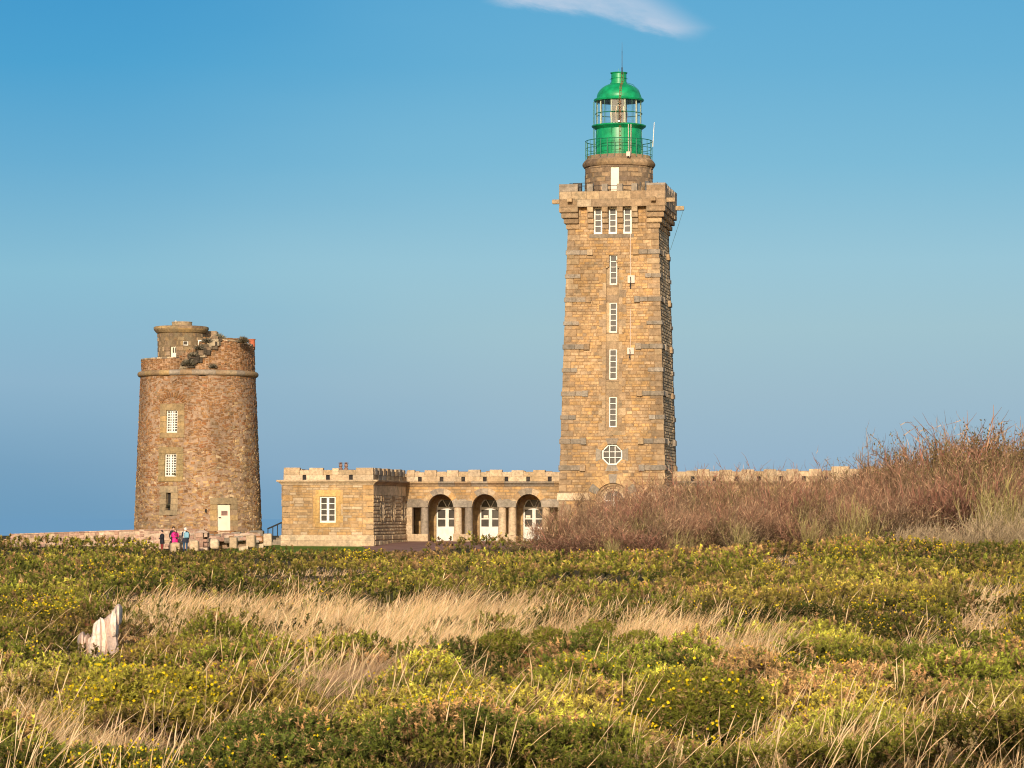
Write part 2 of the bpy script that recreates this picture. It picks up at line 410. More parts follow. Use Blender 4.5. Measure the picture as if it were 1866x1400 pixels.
# entrance: receding round arches
def ring(mb, pos, sc, zc, ri, ro, o0, o1, n, pals, a0=0., a1=math.pi, gapa=.006):
    for k in range(n):
        t0 = a0 + (a1 - a0) * k / n + gapa; t1 = a0 + (a1 - a0) * (k + 1) / n - gapa; c = pick(pals[k % len(pals)])
        m = 3
        for j in range(m):
            u0 = t0 + (t1 - t0) * j / m; u1 = t0 + (t1 - t0) * (j + 1) / m
            mb.hexa([pos(sc + r * math.cos(a), zc + r * math.sin(a), o) for o in (o0, o1) for (a, r) in ((u0, ri), (u1, ri), (u1, ro), (u0, ro))], c)
mb = MB()
ring(mb, P0, DC[0], DC[1], 1.22, 1.85, -.25, .07, 9, [GOLD, GREY, GOLD])
ring(mb, P0, DC[0], DC[1], 1.04, 1.24, -.42, -.14, 9, [WARM]); ring(mb, P0, DC[0], DC[1], .87, 1.06, -.6, -.3, 9, [WARM]); ring(mb, P0, DC[0], DC[1], .70, .89, -.8, -.46, 9, [PALE])
for (r0, r1, o0, o1) in ((1.04, 1.3, -.42, -.14), (.87, 1.06, -.6, -.3), (.70, .89, -.8, -.46)):
    for sg in (-1, 1):
        x0, x1 = sorted((DC[0] + sg * r0, DC[0] + sg * r1)); mb.hexa([P0(x, z, o) for o in (o0, o1) for x, z in ((x0, -1), (x1, -1), (x1, DC[1]), (x0, DC[1]))], pick(WARM))
mb.build('entrance_arch', M['dressed'], LH)
d = MB(); pts = [P0(DC[0] - .72, -1, -.7), P0(DC[0] + .72, -1, -.7)] + [P0(DC[0] + .72 * math.cos(t), DC[1] + .72 * math.sin(t), -.7) for t in np.linspace(0, math.pi, 16)]
d.face(pts); ring(d, P0, DC[0], DC[1], .66, .70, -.70, -.66, 10, [GREY], gapa=0); d.m = [0] + [1] * (len(d.m) - 1)
d.hexa([P0(x, z, o) for o in (-.7, -.63) for x, z in ((DC[0] - .7, DC[1] - .05), (DC[0] + .7, DC[1] - .05), (DC[0] + .7, DC[1] + .0), (DC[0] - .7, DC[1] + .0))], m=1); d.hexa([P0(x, z, o) for o in (-.7, -.635) for x, z in ((DC[0] - .05, -1), (DC[0] + .05, -1), (DC[0] + .05, DC[1] + .62), (DC[0] - .05, DC[1] + .62))], m=1)
dd = d.build('door', [plain('brown_painted_wood', (.20, .11, .085), .6), M['white']], LH)
g = MB()
for (a, b) in ((.06, 1.5), (1.64, 3.08)):
    g.face([P0(DC[0] + .1 * math.cos((a + b) / 2), DC[1] + .05, -.69)] + [P0(DC[0] + .6 * math.cos(t), DC[1] + .04 + .56 * math.sin(t), -.69) for t in np.linspace(a, b, 9)])
g.build('pane', M['pane'], dd)
# string courses
bands = [(454.6, 463, 1), (498.6, 506, 0), (541, 549.6, 1), (585, 592, 0), (627, 636, 1), (670.4, 678, 0), (713, 721.5, 1), (756.6, 764.6, 0), (799.6, 809, 1), (848, 857.4, 1)]
for (ya, yb, knob) in bands:
    mb = MB(); z0, z1 = lz(yb), lz(ya); h = hw((z0 + z1) / 2)
    L_ = 1.42 if knob else .98
    def blk(x0, x1, k, o=.12, zz0=z0, zz1=z1, c=None):
        ps = side_pos(k); b = .025; c = c or pick(GREY, .15); j = random.uniform(-.02, .02)
        mb.hexa([ps(x, z, oo) for oo, bb in ((-.05, 0), (o - b + j, 0)) for x, z in ((x0, zz0), (x1, zz0), (x1, zz1), (x0, zz1))], c)
        mb.hexa([ps(x0, zz0, o - b + j), ps(x1, zz0, o - b + j), ps(x1, zz1, o - b + j), ps(x0, zz1, o - b + j)] + [ps(x, z, o + j) for x, z in ((x0 + b, zz0 + b), (x1 - b, zz0 + b), (x1 - b, zz1 - b), (x0 + b, zz1 - b))], c, skip=(0,))
    for corner in range(4):
      mb = MB()
      for (k, sg) in ((corner, 1), ((corner + 1) % 4, -1)):
            fo = .12 if k % 2 == 0 else 0.0
            cut = random.uniform(.45, .7) * L_
            for (a, b) in ((0, cut), (cut + .015, L_)):
                x0, x1 = (-h - fo if a == 0 else -h + a, -h + b) if sg < 0 else (h - b, h + fo if a == 0 else h - a)
                if k % 2 and (x1 - x0) > L_ * .9: continue
                blk(x0, x1, k)
            if knob:
                x0, x1 = (-h + L_ - .02, -h + L_ + .38) if sg < 0 else (h - L_ - .38, h - L_ + .02)
                blk(x0, x1, k, .22, z0 - .05, z1 + .04, pick(WARM if random.random() < .5 else GREY))
      mb.build('string_course', M['dressed'], LH)
mb = MB(); z0, z1 = lz(912), lz(899); h = hw(z0)
for (a, b) in ((-h - .14, -2.75), (-2.74, -1.55), (1.55, 2.7), (2.71, h + .14)):
    mb.hexa([P0(x, z, o) for o in (-.05, .14) for x, z in ((a, z0), (b, z0), (b, z1), (a, z1))], pick(PALE))
for k in (1, 3):
    ps = side_pos(k); mb.hexa([ps(x, z, o) for o in (-.05, .14) for x, z in ((-h, z0), (h, z0), (h, z1), (-h, z1))], pick(PALE))
mb.build('string_course', M['dressed'], LH)
# corbelled parapet
def par_pos(k, h0=3.735):
    def pos(s, z, o):
        h = h0 + o
        return [(s, HC - h, z), (h, HC + s, z), (-s, HC + h, z), (-h, HC - s, z)][k]
    return pos
mb = MB()
for k in range(4):
    masonry(mb, par_pos(k), ZT, CREN, (-3.735, 3.735), ch=.54, bl=(.7, 1.4), pr=(.01, .03), depth=.5, pal=WARM + PALE[:1] if k == 0 else WARM, gap=.015, breaks=(lz(363),), mortar=(.3, .22, .14))
mb.box(-3.3, 3.3, HC - 3.3, HC + 3.3, ZT + .003, CREN - .5, (.3, .22, .14))
mb.build('parapet', M['dressed'], LH)
CB = (-1.57, -.53, .53, 1.57)
for k in range(4):
    ps = par_pos(k)
    for i, cx in enumerate(CB):
        mb = MB(); w = .20; j = random.uniform(-.02, .02)
        mb.hexa([ps(x, z, o) for o in (-.42, .012) for x, z in ((cx - w, CREN), (cx + w, CREN), (cx + w, TOPZ + j), (cx - w, TOPZ + j))], pick(GREY + PALE[:2]))
        mb.build('merlon', M['dressed'], LH)
for (sx, sy) in ((-1, -1), (1, -1), (1, 1), (-1, 1)):
    mb = MB(); W_ = 1.3; zc = CREN; zm = (CREN + TOPZ) / 2 - .02
    for (za, zb, e) in ((CREN, CREN + .36, .012), (CREN + .37, TOPZ + .02, .02)):
        x0, x1 = sorted((sx * (3.735 + e), sx * (3.735 - W_))); y0, y1 = sorted((HC + sy * (3.735 + e), HC + sy * (3.735 - .45)))
        mb.box(x0, x1, y0, y1, za, zb, pick(WARM + GREY))
        x0, x1 = sorted((sx * (3.735 + e), sx * (3.735 - .45))); y0, y1 = sorted((HC + sy * (3.735 - .455), HC + sy * (3.735 - W_)))
        mb.box(x0, x1, y0, y1, za, zb, pick(WARM + GREY))
    o = mb.build('merlon', M['dressed'], LH); o['label'] = 'wide corner merlon'
lay = [(376.4, 386.4, 3.735), (387.2, 396.5, 3.61), (397.3, 406.2, 3.46), (407, 416.2, 3.31)]
for (sx, sy) in ((-1, -1), (1, -1), (1, 1), (-1, 1)):
    mb = MB()
    for i, (ya, yb, h) in enumerate(lay):
        z1, z0 = lz(ya), lz(yb); e = random.uniform(0, .03); L_ = 3.735 - 2.42 + random.uniform(-.06, .04)
        x0, x1 = sorted((sx * (h + e), sx * 2.42)); y0, y1 = sorted((HC + sy * (h + e), HC + sy * 2.42))
        mb.bbox(x0, x1, y0, y1, z0, z1 - .004, pick(WARM, .2), b=.05)
    mb.build('corner_corbel', M['dressed'], LH)
for k in range(4):
    for cx in (CB if k == 0 else (-1.57, -.53, .53, 1.57)):
        mb = MB()
        for i, (ya, yb, h) in enumerate(lay):
            ps = par_pos(k, h); z1, z0 = lz(ya), lz(yb); w = .21 + random.uniform(-.01, .02); b = .04; c = pick(WARM, .2)
            mb.hexa([ps(x, z, o) for o in (-.7, -b) for x, z in ((cx - w, z0), (cx + w, z0), (cx + w, z1), (cx - w, z1))], c)
            mb.hexa([ps(x, z, -b) for x, z in ((cx - w, z0), (cx + w, z0), (cx + w, z1), (cx - w, z1))] + [ps(x, z, 0) for x, z in ((cx - w + b, z0 + b), (cx + w - b, z0 + b), (cx + w - b, z1 - b), (cx - w + b, z1 - b))], c, skip=(0,))
        mb.build('corbel', M['dressed'], LH)
# water spouts at the corners
zs0, zs1 = lz(368, 0), lz(360, 0)
def spout(c0, c1):
    mb = MB(); (x0, y0), (x1, y1) = c0, c1
    mb.bbox(min(x0, x1), max(x0, x1), min(y0, y1), max(y0, y1), zs0, zs1, pick(WARM, .1), b=.03); mb.build('water_spout', M['dressed'], LH)
f0 = HC - 3.735; bk = HC + 3.735
for sx in (-1, 1):
    spout((sx * 2.95 - .17, f0 - .5), (sx * 2.95 + .17, f0 + .1)); spout((sx * 2.95 - .17, bk - .1), (sx * 2.95 + .17, bk + .5))
    for yy in (HC - 2.95, HC + 2.95): spout((sx * 3.7, yy - .17), (sx * 4.35, yy + .17))
# iron clutter and thin rail on the terrace
mb = MB(); zt = CREN - .5
for sx in (-3.1, -2.3, -1.4, 1.9, 3.1): mb.tube([(sx, HC - 3.0, zt), (sx, HC - 3.0, TOPZ + .16)], .025, 5)
mb.tube([(-3.1, HC - 3.0, TOPZ - .05), (3.1, HC - 3.0, TOPZ - .05)], .022, 5); mb.tube([(-3.1, HC - 3.0, TOPZ + .16), (-1.4, HC - 3.0, TOPZ + .16)], .018, 5)
mb.box(-2.9, -2.3, HC - 2.8, HC - 2.4, zt, TOPZ + .18, (.2, .2, .2)); mb.box(2.2, 2.5, HC - 2.8, HC - 2.5, zt, TOPZ + .25, (.2, .2, .2))
mb.build('terrace_rail', M['iron'], LH)
# watch room drum
DV = HC; DZ = lambda py: lz(py, HC - 2.3)
DR = 2.4
dpos = lambda s, z, o: ((DR + o) * math.sin(s / DR), DV - (DR + o) * math.cos(s / DR), z)
dpx = lu(1112.5, HC - 2.4), lu(1127.8, HC - 2.4)   # watch-room door
sd = [DR * math.asin(max(-1, min(1, q / DR))) for q in dpx]
mb = MB(); C2 = 2 * math.pi * DR
masonry(mb, dpos, CREN - .5, DZ(300), (sd[0] - .02, sd[0] - .02 + C2), [('rect', sd[0], sd[1], CREN - 1, DZ(304.3))], ch=.34, bl=(.5, 1.0), pr=(.01, .05), depth=.3, gap=.02, pal=BROWN + WARM[:2], mortar=(.2, .14, .09), seg=.3, bev=.03)
mb.lathe([(2.05, CREN - .5), (2.05, DZ(300))], 40, 0, DV, (.04, .03, .02))
mb.build('watch_room', M['dressed'], LH)
mb = MB(); a, b = sd
mb.hexa([dpos(s, z, o) for o in (-.2, -.1) for s, z in ((a, CREN - .5), (b, CREN - .5), (b, DZ(304.3)), (a, DZ(304.3)))])
o = mb.build('door', M['cream'], LH); o['label'] = 'pale door of the round watch room'
prof = [(2.30, DZ(301.5)), (2.50, DZ(300)), (2.60, DZ(296)), (2.60, DZ(293.5)), (2.56, DZ(291.5)), (2.46, DZ(288)), (2.36, DZ(285.5)), (2.30, DZ(284)), (2.30, DZ(279.5)), (1.2, DZ(278.5))]
mb = MB(); cc = [pick(BROWN + WARM, .15) for _ in range(60)]
mb.lathe(prof, 60, 0, DV, cf=lambda k, i: cc[(k // 5 * 7 + (i // 5)) % 60]); o = mb.build('cornice', M['dressed'], LH); smooth_by(o)
gz_ = DZ(279.3)
# gallery railing
mb = MB(); rr = 2.38
for z, r_ in ((gz_ + 1.08, .03), (gz_ + .55, .02), (gz_ + .08, .02)):
    mb.tube([(rr * math.cos(t), DV + rr * math.sin(t), z) for t in np.linspace(0, 2 * math.pi, 56, endpoint=False)], r_, 5, closed=True)
for k in range(28):
    t = 2 * math.pi * k / 28; mb.tube([(rr * math.cos(t), DV + rr * math.sin(t), gz_ - .2), (rr * math.cos(t), DV + rr * math.sin(t), gz_ + 1.08)], .02 if k % 4 else .03, 5)
mb.build('gallery_railing', M['green_dark'], LH)
mb = MB(); GR = 1.62
mb.lathe([(GR + .03, gz_ - .02), (GR + .03, gz_ + .12), (GR, gz_ + .14), (GR + .025, gz_ + .9), (GR + .03, gz_ + 1.2), (GR + .005, DZ(230)), (GR + .06, DZ(229)), (1.93, DZ(224.5)), (1.95, DZ(222.5)), (GR + .05, DZ(221)), (1.4, DZ(220.5))], 64, 0, DV)
for z in (gz_ + .62, gz_ + 1.0): mb.lathe([(GR + .028, z - .012), (GR + .04, z), (GR + .028, z + .012)], 64, 0, DV)
for k in range(16):
    t = 2 * math.pi * (k + .3) / 16; mb.hexa([((GR + o) * math.cos(t + d), DV + (GR + o) * math.sin(t + d), z) for o in (0, .034) for d, z in ((-.006, gz_ + .14), (.006, gz_ + .14), (.006, DZ(231)), (-.006, DZ(231)))])
mb.tube([(GR * math.cos(t) * 1.02, DV - GR * math.sin(t) * 1.02, z) for t, z in ((1.2, gz_ + .2), (1.2, gz_ + 1.9), (1.75, gz_ + 1.9), (1.75, gz_ + .2))], .02, 4)
o = mb.build('lantern_base', M['green'], LH); smooth_by(o, 30)
# lantern glazing
GRg = 1.56; zg0, zg1 = DZ(221), DZ(177.5)
PGR = plain('pale_green_paint', (.42, .45, .33), .5)
for k in range(10):
    gf = MB(); t = 2 * math.pi * (k + .15) / 10; gf.tube([(GRg * math.cos(t), DV + GRg * math.sin(t), zg0), (GRg * math.cos(t), DV + GRg * math.sin(t), zg1)], .05, 6); gf.build('mullion', PGR, LH)
gr_ = MB()
for z in (DZ(200.5),): gr_.tube([(1.66 * math.cos(t), DV + 1.66 * math.sin(t), z) for t in np.linspace(0, 2 * math.pi, 48, endpoint=False)], .03, 5, closed=True)
for k in range(10):
    t = 2 * math.pi * (k + .65) / 10; gr_.tube([(1.66 * math.cos(t), DV + 1.66 * math.sin(t), zg0), (1.66 * math.cos(t), DV + 1.66 * math.sin(t), zg1)], .018, 5)
gr_.build('lantern_guard', M['green_dark'], LH)
gp = MB(); gp.lathe([(1.53, zg0), (1.53, zg1)], 10, 0, DV, a0=2 * math.pi * .015, a1=2 * math.pi * 1.015); gp.build('lantern_glass', M['pane_clear'], LH)
# lens and its stand
mb = MB(); lc = DZ(200); mb.lathe([(.45, zg0 - .1), (.50, zg0 + .2), (.30, zg0 + .28), (.30, lc - .35)], 24, 0, DV); mb.tube([(0, DV, lc - .4), (0, DV, lc + .35)], .13, 10)
mb.lathe([(.35, lc + .72), (.28, zg1 - .25), (.30, zg1 + .2)], 20, 0, DV)
o = mb.build('lamp_stand', M['brass'], LH); smooth_by(o, 30)
mb = MB(); pr = []
for i in range(25):
    t = -1 + 2 * i / 24; rad = .56 * math.sqrt(max(.0, 1 - (abs(t) ** 2.6) * .82)); pr.append((rad + (.02 if i % 2 else -.02), lc + t * .78))
mb.lathe(pr, 32, 0, DV); o = mb.build('lens', M['lens'], LH)
mb = MB()
for z in (lc - .1,): mb.lathe([(.58, z), (.60, z + .03), (.58, z + .06)], 28, 0, DV)
for k in range(6): t = k * math.pi / 3 + .3; mb.tube([(.55 * math.cos(t), DV + .55 * math.sin(t), lc - .62), (.6 * math.cos(t), DV + .6 * math.sin(t), lc), (.5 * math.cos(t), DV + .5 * math.sin(t), lc + .6)], .03, 5)
mb.build('lens_frame', M['brass'], LH)
# dome
mb = MB(); pr = [(1.50, DZ(178.4)), (1.76, DZ(177.5)), (1.80, DZ(175)), (1.76, DZ(173.6)), (1.62, DZ(173.2)), (1.585, DZ(171.6))]
zb_, zt_ = DZ(171.6), DZ(145)
for i in range(1, 15):
    t = i / 14 * R(70); pr.append((1.585 * math.cos(t) ** .93, zb_ + (zt_ - zb_) * math.sin(t) / math.sin(R(70))))
pr += [(.56, zt_ + .02)]
mb.lathe(pr, 64, 0, DV); o = mb.build('dome', M['green'], LH); smooth_by(o, 35)
v = MB(); v.lathe([(.62, DZ(145.5)), (.62, DZ(143)), (.545, DZ(142.5)), (.545, DZ(127)), (.60, DZ(126)), (.62, DZ(124.4)), (.5, DZ(124)), (.02, DZ(123.6))], 36, 0, DV)
v.lathe([(.56, DZ(136)), (.585, DZ(135.4)), (.56, DZ(134.8))], 36, 0, DV)
v.tube([(0, DV, DZ(124)), (0, DV, DZ(117))], .02, 5); v.tube([(-.66, DV, DZ(136)), (.66, DV, DZ(136))], .02, 5)
vo = v.build('roof_vent', M['green'], o); smooth_by(vo, 35)
mb = MB(); mb.tube([(.7, DV - .3, DZ(145)), (1.05, DV - .35, DZ(148)), (1.45, DV - .3, DZ(158)), (1.68, DV - .3, DZ(174))], .018, 5)
mb.build('dome_handrail', M['green_dark'], LH)
# lightning rod and rusty ladder
rx = lu(1133.6, HC - .6)
mb = MB(); mb.tube([(rx, HC - .62, DZ(128)), (rx, HC - .62, DZ(117))], .05, 6); mb.tube([(rx, HC - .62, DZ(117)), (rx, HC - .62, DZ(90)), (rx, HC - .62, DZ(88))], [.025, .02, .03], 5)
mb.tube([(rx, HC - .62, DZ(89)), (rx, HC - .62, DZ(70))], [.018, .006], 5); mb.build('lightning_rod', M['iron'], LH)
mb = MB(); arc = [(.60, DZ(126)), (.60, DZ(142))] + [(1.62 * math.cos(t) ** .93 + .03, zb_ + (zt_ - zb_) * math.sin(t) / math.sin(R(70))) for t in np.linspace(R(66), 0, 8)] + [(1.84, DZ(175)), (1.78, DZ(200)), (1.98, DZ(222)), (1.72, DZ(229)), (1.72, gz_ + .1)]
ang = math.asin(rx / 1.75)
def lad(r_, z, dx):
    a = math.asin(max(-1, min(1, (rx + dx) / max(r_, .45)))); return (r_ * math.sin(a), DV - r_ * math.cos(a), z)
for dx in (-.06, .06): mb.tube([lad(r_, z, dx) for r_, z in arc], .016, 4)
for i in range(len(arc) - 1):
    (r0, z0), (r1, z1) = arc[i], arc[i + 1]; n = max(1, int(math.hypot(r1 - r0, z1 - z0) / .3))
    for j in range(n): t = j / n; mb.tube([lad(r0 + (r1 - r0) * t, z0 + (z1 - z0) * t, -.07), lad(r0 + (r1 - r0) * t, z0 + (z1 - z0) * t, .07)], .018, 4)
mb.build('roof_ladder', M['rust'], LH)
mb = MB()
for dx in (0, .22): mb.tube([(-1.77 + dx * .3, HC - .3 - dx, z) for z in (gz_, DZ(178))], .025, 5)
for i in range(14): z = gz_ + .2 + i * (DZ(178) - gz_ - .3) / 14; mb.tube([(-1.77, HC - .3, z), (-1.70, HC - .52, z)], .018, 4)
mb.build('side_ladder', M['green_dark'], LH)
mb = MB(); ax, bx_ = lu(1189.5, HC), lu(1192.3, HC); mb.tube([(ax, HC, DZ(262)), (bx_, HC, DZ(217))], [.035, .022], 6); mb.build('antenna', M['white'], LH)
mb = MB()
for px in (1145.4, 1150.0):
    x = lu(px, 2.2); a = math.asin(x / 1.9); mb.tube([(x, DV - 1.72, DZ(225)), (x, DV - 1.75, DZ(278)), (x, DV - 2.35, DZ(281)), (x, DV - 2.62, DZ(288))], .028, 5)
mb.box(lu(1144, 2), lu(1151, 2), DV - 2.68, DV - 2.4, DZ(286), DZ(278), (.5, .4, .3)); mb.build('feed_cable', M['cable'], LH)
# cable and junction boxes on the front
bxx = [(lu(1143, .2), lu(1156, .2), lz(516), lz(502)), (lu(1142.3, .1), lu(1154.8, .1), lz(646), lz(634))]
for (a, b, z0, z1) in bxx:
    mb = MB(); mb.hexa([P0(x, z, o) for o in (0, .16) for x, z in ((a, z0), (b, z0), (b, z1), (a, z1))]); mb.build('junction_box', M['cable'], LH)
    k = MB(); m_ = (a + b) / 2 - .05; k.tube([P0(m_, z1 - .1, .18), P0(m_ + .03, z0 + .1, .2), P0(m_ - .05, z0 - .25, .06)], .03, 5); k.tube([P0(m_, z0 - .05, .06), P0(m_, z0 - .4, .05)], .04, 5); k.build('cable_gland', M['iron'], LH)
mb = MB(); cx_ = lu(1148.3, .3)
mb.tube([P0(cx_, lz(426), .07), P0(cx_, lz(503), .08)], .024, 5); mb.tube([P0(lu(1147.6, .1), lz(563), .06), P0(lu(1148, .1), lz(635), .07)], .022, 5)
mb.build('wall_cable', M['cable'], LH)
mb = MB(); mb.tube([(4.3, HC + 2.95, zs0), (hw(18) + .05, HC + 3.05, lz(442))], .014, 5)
mb.build('stay_cable', M['grey_cable'], LH)

# ------------------------------------------------------------------ WINGS (pavilion + arcade), mirrored for the right one
VF, VA, VB = -6.5, 5.0, 12.0
def parapet_line(mb, pos, s0, s1, zc0, zn, zh, zl, mer, notch, pal, th=.35):
    # mer: list of (a,b) high blocks; notch: list of centres of drain slots; zc0..zn lower course, zn.. upper course
    e = sorted({s0, s1} | {q for n in notch for q in (n - .14, n + .14)})
    for a, b in zip(e[:-1], e[1:]):
        m_ = (a + b) / 2
        if any(abs(m_ - n) < .1 for n in notch):
            mb.face([pos(x, z, -.14) for x, z in ((a, zc0), (b, zc0), (b, zn - .012), (a, zn - .012))], (.035, .03, .03)); continue  # dark face behind the slot paints in its shade
        mb.hexa([pos(x, z, o) for o in (-th, random.uniform(.0, .02)) for x, z in ((a, zc0), (b, zc0), (b, zn - .012), (a, zn - .012))], pick(pal, .12))
    e = sorted({s0, s1} | {q for m in mer for q in m if s0 < q < s1}); 
    for a, b in zip(e[:-1], e[1:]):
        hi = any(m[0] - 1e-6 <= (a + b) / 2 <= m[1] for m in mer); z1 = (zh if hi else zl) + random.uniform(-.025, .025); o1 = .035 if hi else .0
        n = max(1, round((b - a) / 1.3)); 
        for i in range(n):
            x0 = a + (b - a) * i / n + .008; x1 = a + (b - a) * (i + 1) / n - .008; c = pick(pal, .14); bb = .04
            mb.hexa([pos(x, z, o) for o in (-th, o1) for x, z in ((x0, zn), (x1, zn), (x1, z1 - bb), (x0, z1 - bb))], c)
            mb.hexa([pos(x0, z1 - bb, -th), pos(x1, z1 - bb, -th), pos(x1 - .02, z1, -th + .03), pos(x0 + .02, z1, -th + .03), pos(x0, z1 - bb, o1), pos(x1, z1 - bb, o1), pos(x1 - .02, z1, o1 - .03), pos(x0 + .02, z1, o1 - .03)], c)
def cornice_strip(mb, pos, s0, s1, z0, z1, e0=0, e1=0, pal=PALE):
    # moulded: cyma-like section following the wall
    sec = [(-.1, z0), (.05, z0), (.08, z0 + .04), (.12, z0 + .10), (.24, z0 + .20), (.34, z1 - .12), (.36, z1 - .02), (.30, z1), (-.1, z1)]
    n = max(1, int((s1 - s0) / 1.2))
    for i in range(n):
        a = s0 + (s1 - s0) * i / n; b = s0 + (s1 - s0) * (i + 1) / n - .01; c = pick(pal, .12)
        for (o0, za), (o1, zb) in zip(sec[:-1], sec[1:]):
            A0 = a - (o0 if i == 0 else 0) * e0; A1 = a - (o1 if i == 0 else 0) * e0; B0 = b + (o0 if i == n - 1 else 0) * e1; B1 = b + (o1 if i == n - 1 else 0) * e1
            mb.face([pos(A0, za, o0), pos(B0, za, o0), pos(B1, zb, o1), pos(A1, zb, o1)], c)
        mb.face([pos(a - (o if i == 0 else 0) * e0, z, o) for o, z in sec], c); mb.face([pos(b + (o if i == n - 1 else 0) * e1, z, o) for o, z in reversed(sec)], c)

uL, uR = lu(514.6, VF), lu(680.2, VF)
zg = lz(995, VF, uL); zpl = lz(975, VF, uL); zc0 = lz(884.3, VF, uL); zc1 = lz(874.7, VF, uL); zn = lz(865.5, VF, uL); zh = lz(853, VF, uL); zl = lz(856.8, VF, uL)
zs = lz(924, VA, -7); zi1 = lz(913.2, VA, -7); zpb = lz(973.7, VA, -7); zga = lz(987, VA, -7)

def wing(name, label, mirror):
    sgn = -1 if mirror else 1
    # all coordinates below are for the left wing; the right wing mirrors u about the tower's axis
    T = (lambda p: (-p[0], p[1], p[2])) if mirror else (lambda p: p)
    uo = (uL + uR) / 2
    E = empty(name, (GX + sgn * uo * CS + VF * SN, GY - sgn * uo * SN + VF * CS, ZB + zg), -TH, label, 'building')
    off = (sgn * uo, VF, zg)
    pf = lambda s, z, o: T((s, VF - o, z))                 # pavilion front
    pr_ = lambda s, z, o: T((uR + o, s, z))                # pavilion side facing the tower
    pl = lambda s, z, o: T((uL - o, -s, z))
    pb = lambda s, z, o: T((-s, VB + o, z))
    pa = lambda s, z, o: T((s, VA - o, z))                 # arcade front
    uT = -3.6
    # pavilion walls
    wx0, wx1, wz0, wz1 = lu(582.4, VF), lu(611.8, VF), lz(952.6, VF, uL), lz(905, VF, uL)
    mb = MB()
    masonry(mb, pf, zpl, zc0, (uL, uR), [('rect', wx0 - .5, wx1 + .5, wz0 - .32, wz1 + .45)], ch=.2, bl=(.3, .75), pr=(.003, .02), quoin=GOLD[:4] + WARM[:1], qw=(.75, .5), qpr=(.015, .03), pal=GOLD + PALE[:2], chj=.2, gap=.026, depth=.4, mortar=(.34, .235, .13))
    slits = [lv(q, uR) for q in (696, 715.8, 735.2)]
    sz0, sz1 = lz(951, VF, uR), lz(904, VF, uR); zlt = lz(886, VF, uR)
    masonry(mb, pr_, zpl, sz1 + .05, (VF, VA), [('rect', q - .85, q + .85, sz0, sz1 + .05) for q in slits], ch=.25, bl=(.4, 1.1), pr=(.03, .06), quoin=None, pal=SIDE, bev=.05, gap=.03, depth=.4, mortar=(.32, .23, .14))
    masonry(mb, pr_, sz1 + .05, zc0, (VF, VA), ch=1.0, bl=(1.5, 3.5), pr=(.02, .03), pal=SIDE, gap=.015, depth=.4)
    masonry(mb, pl, zpl, zc0, (-VB, -VF), ch=.25, bl=(.4, .9), pr=(.01, .04), quoin=WARM, pal=GOLD + WARM, depth=.4)
    masonry(mb, pb, zga - .3, zc0, (3.5, -uL), ch=.3, bl=(.4, .9), pr=(.01, .03), quoin=WARM, pal=GOLD + WARM, depth=.3)
    for q in slits:                      # coursed piers either side of each slit
        for (a, b) in ((q - .85, q - .52), (q + .52, q + .85)):
            masonry(mb, pr_, sz0, sz1 + .05, (a, b), ch=.42, bl=(.4, .4), pr=(.05, .08), pal=SIDE, bev=.06, gap=.05, depth=.4, mortar=(.32, .23, .14))
    mb.box(*(sorted((sgn * (uL + .41), sgn * (uR - .41)))), VF + .41, VB - .31, zg, zc0, (.04, .03, .025))
    mb.build('wall', M['masonry'], E, off)
    for q in slits:
        mb = MB()
        for (a, b, o) in ((q - .52, q - .26, .0), (q + .26, q + .52, .05)):
            mb.hexa([pr_(x, z, oo) for oo in (-.35, o) for x, z in ((a, sz0), (b, sz0), (b, sz1 + .05), (a, sz1 + .05))], pick(PALE))
            mb.hexa([pr_(x, z, oo) for oo in (-.35, .09) for x, z in ((a - .03, sz0), (b - .03, sz0), (b - .03, sz0 + .25), (a - .03, sz0 + .25))], pick(WARM))
            mb.hexa([pr_(x, z, oo) for oo in (-.35, .09) for x, z in ((a - .03, sz1 - .35), (b - .03, sz1 - .35), (b - .03, sz1), (a - .03, sz1))], pick(WARM))
        mb.build('slit_surround', M['dressed'], E, off)
    for q in slits:
        g = MB(); g.face([pr_(x, z, -.09) for x, z in ((q - .26, sz0), (q + .26, sz0), (q + .26, sz1 + .05), (q - .26, sz1 + .05))]); g.build('slit_window', M['pane'], E, off)
    # dressed surround of the front window
    mb = MB()
    def fb(a, b, c, d, o=.03, pal=[(.47, .29, .11), (.51, .32, .125), (.44, .27, .10)]):
        bv = .012
        mb.hexa([pf(x, z, oo) for oo in (-.4, o) for x, z in ((a, c), (b, c), (b, d), (a, d))], pick(pal, .08))
    h = wz1 - wz0
    fb(wx0 - .28, wx1 + .34, wz1, wz1 + .45, .04); fb(wx0 - .3, wx1 + .3, wz0 - .32, wz0, .045)
    for i, (a, b) in enumerate(((0, .28), (.28, .72), (.72, 1))):
        w = (.5, .32, .5)[i] if i != 1 else .46
        for sg in (0, 1):
            w2 = w if (i + sg) % 2 else w * .8
            x0, x1 = (wx0 - w2, wx0) if sg == 0 else (wx1, wx1 + w2)
            fb(x0, x1, wz0 + a * h + .006, wz0 + b * h - .006)
            if w2 < .5:
                x0, x1 = (wx0 - .5, wx0 - w2) if sg == 0 else (wx1 + w2, wx1 + .5)
                mb.hexa([pf(x, z, oo) for oo in (-.4, .015) for x, z in ((x0, wz0 + a * h), (x1, wz0 + a * h), (x1, wz0 + b * h), (x0, wz0 + b * h))], pick(GOLD))
    for (a, b, c, d) in ((wx0 - .5, wx0 - .28, wz1, wz1 + .45), (wx1 + .34, wx1 + .5, wz1, wz1 + .45), (wx0 - .5, wx0 - .3, wz0 - .32, wz0), (wx1 + .3, wx1 + .5, wz0 - .32, wz0)):
        fb(a, b, c, d, .012, GOLD)
    mb.build('window_surround', M['dressed'], E, off)
